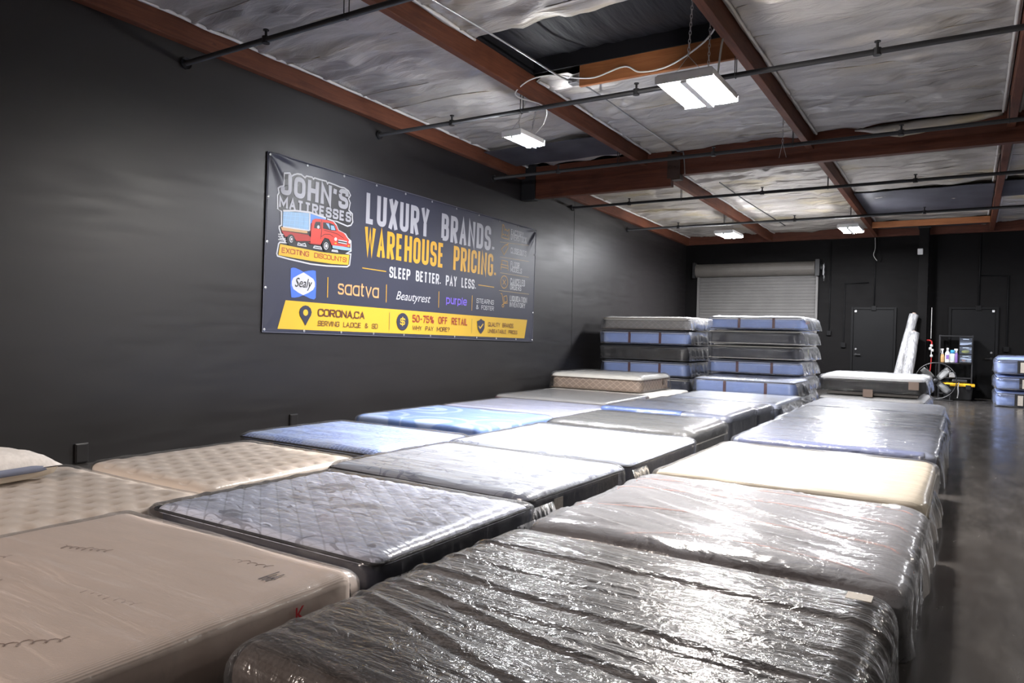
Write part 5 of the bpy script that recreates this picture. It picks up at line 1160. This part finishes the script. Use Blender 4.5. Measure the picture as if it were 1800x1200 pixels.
# plastic film rolls leaning at the column
m, nt, o_ = newmat('rolled_plastic_film'); t = NT(nt); h_ = t.noise(t.coord((16, 16, 3)), 1.5, 4, .6, 1.0)
t.out(t.bsdf(t.mix(t.ramp(h_, [(.4, 0), (.65, 1)]), (.20, .20, .205), (.46, .46, .47)), .22, t.bump(h_, .5, .02), .6)); FILM = m
def roll(name, label, base, top, r):
    g_ = thing(name, label, 'plastic film roll', base, 0, 'leaning rolls of plastic film'); d = Vector(top) - Vector(base); L = d.length; q = d.to_track_quat('Z', 'Y').to_matrix().to_4x4()
    bm = bmesh.new(); n = 28; R_ = []
    for k in range(15):
        z = L * k / 14; R_.append([bm.verts.new(q @ Vector(((r + .012 * noise.noise((a * .8, z * 2.2, r * 40)) + .006 * noise.noise((a * 3, z * 6, 2))) * math.cos(2 * PI * a / n), (r + .012 * noise.noise((a * .8, z * 2.2, r * 40))) * math.sin(2 * PI * a / n), z))) for a in range(n)])
    for A, B in zip(R_, R_[1:]):
        for a in range(n): bm.faces.new((A[a], A[(a + 1) % n], B[(a + 1) % n], B[a]))
    bm.faces.new(R_[0][::-1]); bm.faces.new(R_[-1]); obj('film', bm, FILM, g_, True)
    bm = bmesh.new(); tube(bm, [q @ Vector((0, 0, -.0)), q @ Vector((0, 0, L + .04))], .04, 12); obj('cardboard_core', bm, TAPE, g_)
roll('film_roll', 'taller roll of clear plastic film leaning against the black column', (5.42, 19.2, .10), (5.77, 19.56, 1.93), .10)
roll('film_roll', 'shorter roll of clear plastic film in front of the taller leaning one', (5.66, 18.98, .10), (5.79, 19.42, 1.50), .115)
# shelf with bottles and drawer unit
shf = thing('storage_rack', 'black open rack in front of the right black door, holding bottles and a drawer unit', 'rack', (6.635, 19.78, 0))
RK = plain('black_rack', (.02, .02, .022), .4)
for x in (-.325, .325):
    for y in (-.17, .17):
        bm = bmesh.new(); bx(bm, x - .014, x + .014, y - .014, y + .014, 0, 1.46, .002); obj('post', bm, RK, shf)
for z in (.09, .46, .80, 1.43):
    bm = bmesh.new(); bx(bm, -.33, .33, -.18, .18, z, z + .022, .003); obj('shelf', bm, RK, shf)
def item(name, label, cat, x, y, z, profs, group=None):
    g_ = thing(name, label, cat, (x, y, z), 0, group)
    for pn, prof, mt in profs:
        bm = bmesh.new(); lathe(bm, prof, 14); obj(pn, bm, mt, g_, True)
    return g_
WHP = plain('white_bottle_plastic', (.62, .62, .62), .4); AMB = plain('amber_liquid', (.45, .28, .12), .35); BLC = plain('sky_blue_cap', (.05, .32, .62), .4); PUR_ = plain('purple_print', (.20, .12, .35), .5); TRQ = plain('pale_label', (.45, .52, .62), .5)
zb = .823; BG_ = 'bottles on the black rack'
b = item('spray_bottle', 'spray bottle with amber liquid and white trigger, leftmost on the black rack', 'bottle', 6.37, 19.66, zb, [('body', [(.045, 0), (.047, .02), (.047, .13), (.03, .19)], AMB), ('neck', [(.03, .19), (.016, .24), (.016, .28)], WHP)], BG_)
bm = bmesh.new(); bx(bm, -.055, .025, -.014, .014, .28, .32, .006); bx(bm, -.045, -.03, -.008, .008, .22, .285, .003); obj('trigger', bm, WHP, b)
b = item('bottle', 'tall white bottle with small purple print, second on the black rack', 'bottle', 6.475, 19.66, zb, [('body', [(.05, 0), (.052, .02), (.05, .22), (.022, .27), (.022, .28)], WHP), ('cap', [(.024, .28), (.024, .335), (.015, .34)], WHP)], BG_)
bm = bmesh.new(); bx(bm, -.03, .03, -.053, -.048, .08, .18); obj('print', bm, PUR_, b)
b = item('bottle', 'white bottle with a wide sky-blue cap, third on the black rack', 'bottle', 6.575, 19.66, zb, [('body', [(.045, 0), (.052, .03), (.05, .20), (.04, .215)], WHP), ('cap', [(.046, .215), (.046, .285), (.04, .292)], BLC)], BG_)
bm = bmesh.new(); bx(bm, -.035, .03, -.055, -.049, .05, .17); obj('print', bm, TRQ, b)
b = item('spray_bottle', 'purple spray bottle with white trigger, beside the drawer unit', 'bottle', 6.665 - .01, 19.66, zb, [('body', [(.034, 0), (.036, .02), (.036, .17), (.02, .23)], PUR_), ('neck', [(.02, .23), (.014, .27), (.014, .28)], WHP)], BG_)
bm = bmesh.new(); bx(bm, -.05, .022, -.014, .014, .28, .325, .006); bx(bm, -.04, -.026, -.008, .008, .22, .285, .003); obj('trigger', bm, WHP, b)
du = thing('drawer_unit', 'clear plastic three-drawer unit with black frame on the black rack', 'drawer unit', (6.83, 19.70, zb))
bm = bmesh.new(); bx(bm, -.13, -.12, -.13, .13, 0, .60, .002); bx(bm, .12, .13, -.13, .13, 0, .60, .002); bx(bm, -.13, .13, .12, .13, 0, .60)
for z in (0, .195, .39, .59): bx(bm, -.13, .13, -.13, .13, z, z + .012)
obj('frame', bm, RK, du)
CLR = m_plastic('frosted_drawer', .55, .8, .2, .1, 0, (.42, .50, .66))
for k in range(3):
    bm = bmesh.new(); bx(bm, -.116, .116, -.138, .10, .018 + .195 * k, .185 + .195 * k, .008); d_ = obj('drawer', bm, CLR, du)
    bm = bmesh.new(); bx(bm, -.06, .06, -.150, -.138, .150 + .195 * k, .164 + .195 * k, .003); obj('drawer_pull', bm, TRQ, d_)
for k, (x, z, r, c, lab) in enumerate(((-.03, .03, .045, (.62, .30, .18), 'orange round item inside the lowest clear drawer'), (.065, .03, .04, (.7, .7, .7), 'white item inside the lowest clear drawer'), (.0, .225, .05, (.55, .58, .10), 'yellow-green cloth inside the middle clear drawer'), (.01, .42, .03, (.6, .6, .62), 'pale coil inside the top clear drawer'))):
    bm = bmesh.new(); bmesh.ops.create_icosphere(bm, subdivisions=2, radius=r)
    for v in bm.verts: v.co = Vector((6.83 + x, 19.64, zb + z + r * .8)) + Vector((v.co.x * (1.7 if k == 2 else 1), v.co.y * .6, v.co.z * .8)) * (1 + .2 * noise.noise(v.co * 40))
    tag(obj('stored_item', bm, plain('stored_%d' % k, c, .6), None, True), lab, 'stored item')
# tote with yellow lid
tt = thing('storage_tote', 'black storage tote with a bright yellow lid on the floor beside the fan', 'tote', (6.70, 19.22, 0))
bm = bmesh.new(); A = [(-.29, -.2), (.29, -.2), (.29, .2), (-.29, .2)]
lo = [bm.verts.new((x * .9, y * .9, .005)) for x, y in A]; hi = [bm.verts.new((x, y, .32)) for x, y in A]
bm.faces.new(lo[::-1]); bm.faces.new(hi)
for k in range(4): bm.faces.new((lo[k], lo[(k + 1) % 4], hi[(k + 1) % 4], hi[k]))
bmesh.ops.bevel(bm, geom=list(bm.edges), offset=.02, segments=2, affect='EDGES'); obj('tub', bm, plain('black_tote', (.012, .012, .013), .45), tt)
bm = bmesh.new(); bx(bm, -.33, .33, -.23, .23, .31, .365, .018); bx(bm, -.24, .24, -.16, .16, .355, .375, .01); obj('lid', bm, plain('yellow_lid', (.85, .47, .02), .4), tt)
for x in (-.2, .2):
    bm = bmesh.new(); bx(bm, x - .05, x + .05, -.243, -.226, .25, .35, .006); obj('latch', bm, plain('black_tote', (.012, .012, .013), .45), tt)
bm = bmesh.new(); bx(bm, -.14, .16, -.08, .10, .377, .46, .03); tag(obj('black_bag', bm, BLACKM), 'small black bag lying on the yellow tote lid', 'bag'); bpy.data.objects['black_bag'].location = (6.72, 19.25, 0)
cable([(6.72, 18.97, .40), (6.705, 18.945, .30), (6.715, 18.94, .18), (6.70, 18.94, .06)], .012, 'short white cord hanging down the front of the black tote', CAB, 5)
# drum fan
fn = thing('floor_fan', 'large black floor fan with broad grey blades, between the white-topped mattresses and the tote', 'fan', (6.28, 18.75, 0))
GB = plain('grey_fan_blade', (.09, .09, .09), .35); Rg, cz = .40, .43
bm = bmesh.new(); tube(bm, [(Rg * math.cos(2 * PI * k / 40), -.10, cz + Rg * math.sin(2 * PI * k / 40)) for k in range(40)], .010, 6, True); tube(bm, [(Rg * math.cos(2 * PI * k / 40), .10, cz + Rg * math.sin(2 * PI * k / 40)) for k in range(40)], .010, 6, True)
for k in range(12):
    a = 2 * PI * k / 12; tube(bm, [(.05 * math.cos(a), -.12, cz + .05 * math.sin(a)), (.3 * math.cos(a), -.125, cz + .3 * math.sin(a)), (Rg * math.cos(a), -.10, cz + Rg * math.sin(a))], .003, 5); tube(bm, [(Rg * math.cos(a), -.10, cz + Rg * math.sin(a)), (Rg * math.cos(a), .10, cz + Rg * math.sin(a))], .004, 5)
obj('guard', bm, BLACKM, fn)
for k in range(4):
    bm = bmesh.new(); a0 = .82 + k * PI / 2; G = []
    for i in range(7):
        r_ = .07 + .30 * i / 6; wd = .055 + .02 * math.sin(PI * i / 6); row = []
        for j in range(5):
            s = -1 + j / 2; px, pz = r_, s * wd; row.append(bm.verts.new((px * math.cos(a0) - pz * math.sin(a0), .05 * s * (1 - .4 * i / 6), cz + px * math.sin(a0) + pz * math.cos(a0))))
        G.append(row)
    for A, B in zip(G, G[1:]):
        for j in range(4): bm.faces.new((A[j], A[j + 1], B[j + 1], B[j]))
    o = obj('blade', bm, GB, fn, True); o.modifiers.new('th', 'SOLIDIFY').thickness = .004
bm = bmesh.new(); lathe(bm, [(.05, -.09), (.06, -.07), (.06, .12), (.04, .15)], 16, Matrix.Translation((0, 0, cz)) @ Matrix.Rotation(PI / 2, 4, 'X')); obj('hub', bm, BLACKM, fn, True)
bm = bmesh.new()
for y in (-.16, .16): tube(bm, [(-.34, y, .015), (.34, y, .015)], .012, 8)
for x in (-.28, .28): tube(bm, [(x, -.16, .015), (x, 0, .14), (x, .16, .015)], .010, 8)
obj('stand', bm, BLACKM, fn)
# hose with red pipe and white fittings by the column
hz = thing('water_line', 'thin red hose with white fittings hanging beside the black column', 'hose', (6.13, 19.66, 0))
RED_ = plain('red_hose', (.45, .03, .03), .5)
bm = bmesh.new(); tube(bm, smoothpath([(-.09, .10, 1.33), (-.03, .0, 1.33), (.015, 0, 1.30), (.02, 0, 1.20)], 5), .016, 8); obj('red_elbow', bm, RED_, hz, True)
bm = bmesh.new(); tube(bm, [(.0, 0, 1.37), (.0, 0, 2.1)], .006, 6); obj('riser', bm, CAB, hz)
bm = bmesh.new()
for x, z in ((.015, 1.17), (-.01, 1.10), (.035, 1.06), (.02, .93)): lathe(bm, [(.012, 0), (.03, .012), (.03, .055), (.012, .07)], 10, Matrix.Translation((x, 0, z)))
tube(bm, [(.015, 0, 1.2), (.015, 0, .95)], .010, 6); obj('white_fitting', bm, WHP, hz, True)
bm = bmesh.new(); tube(bm, smoothpath([(.02, 0, .95), (.015, 0, .8), (.0, 0, .62), (-.03, -.02, .5)], 5), .011, 8); obj('red_hose', bm, RED_, hz, True)
bm = bmesh.new(); bx(bm, 6.52, 6.64, 19.55, 19.62, .483, .60, .01); tag(obj('grey_box', bm, plain('grey_plastic', (.25, .25, .26), .5)), 'small grey box on the middle shelf of the black rack', 'box')
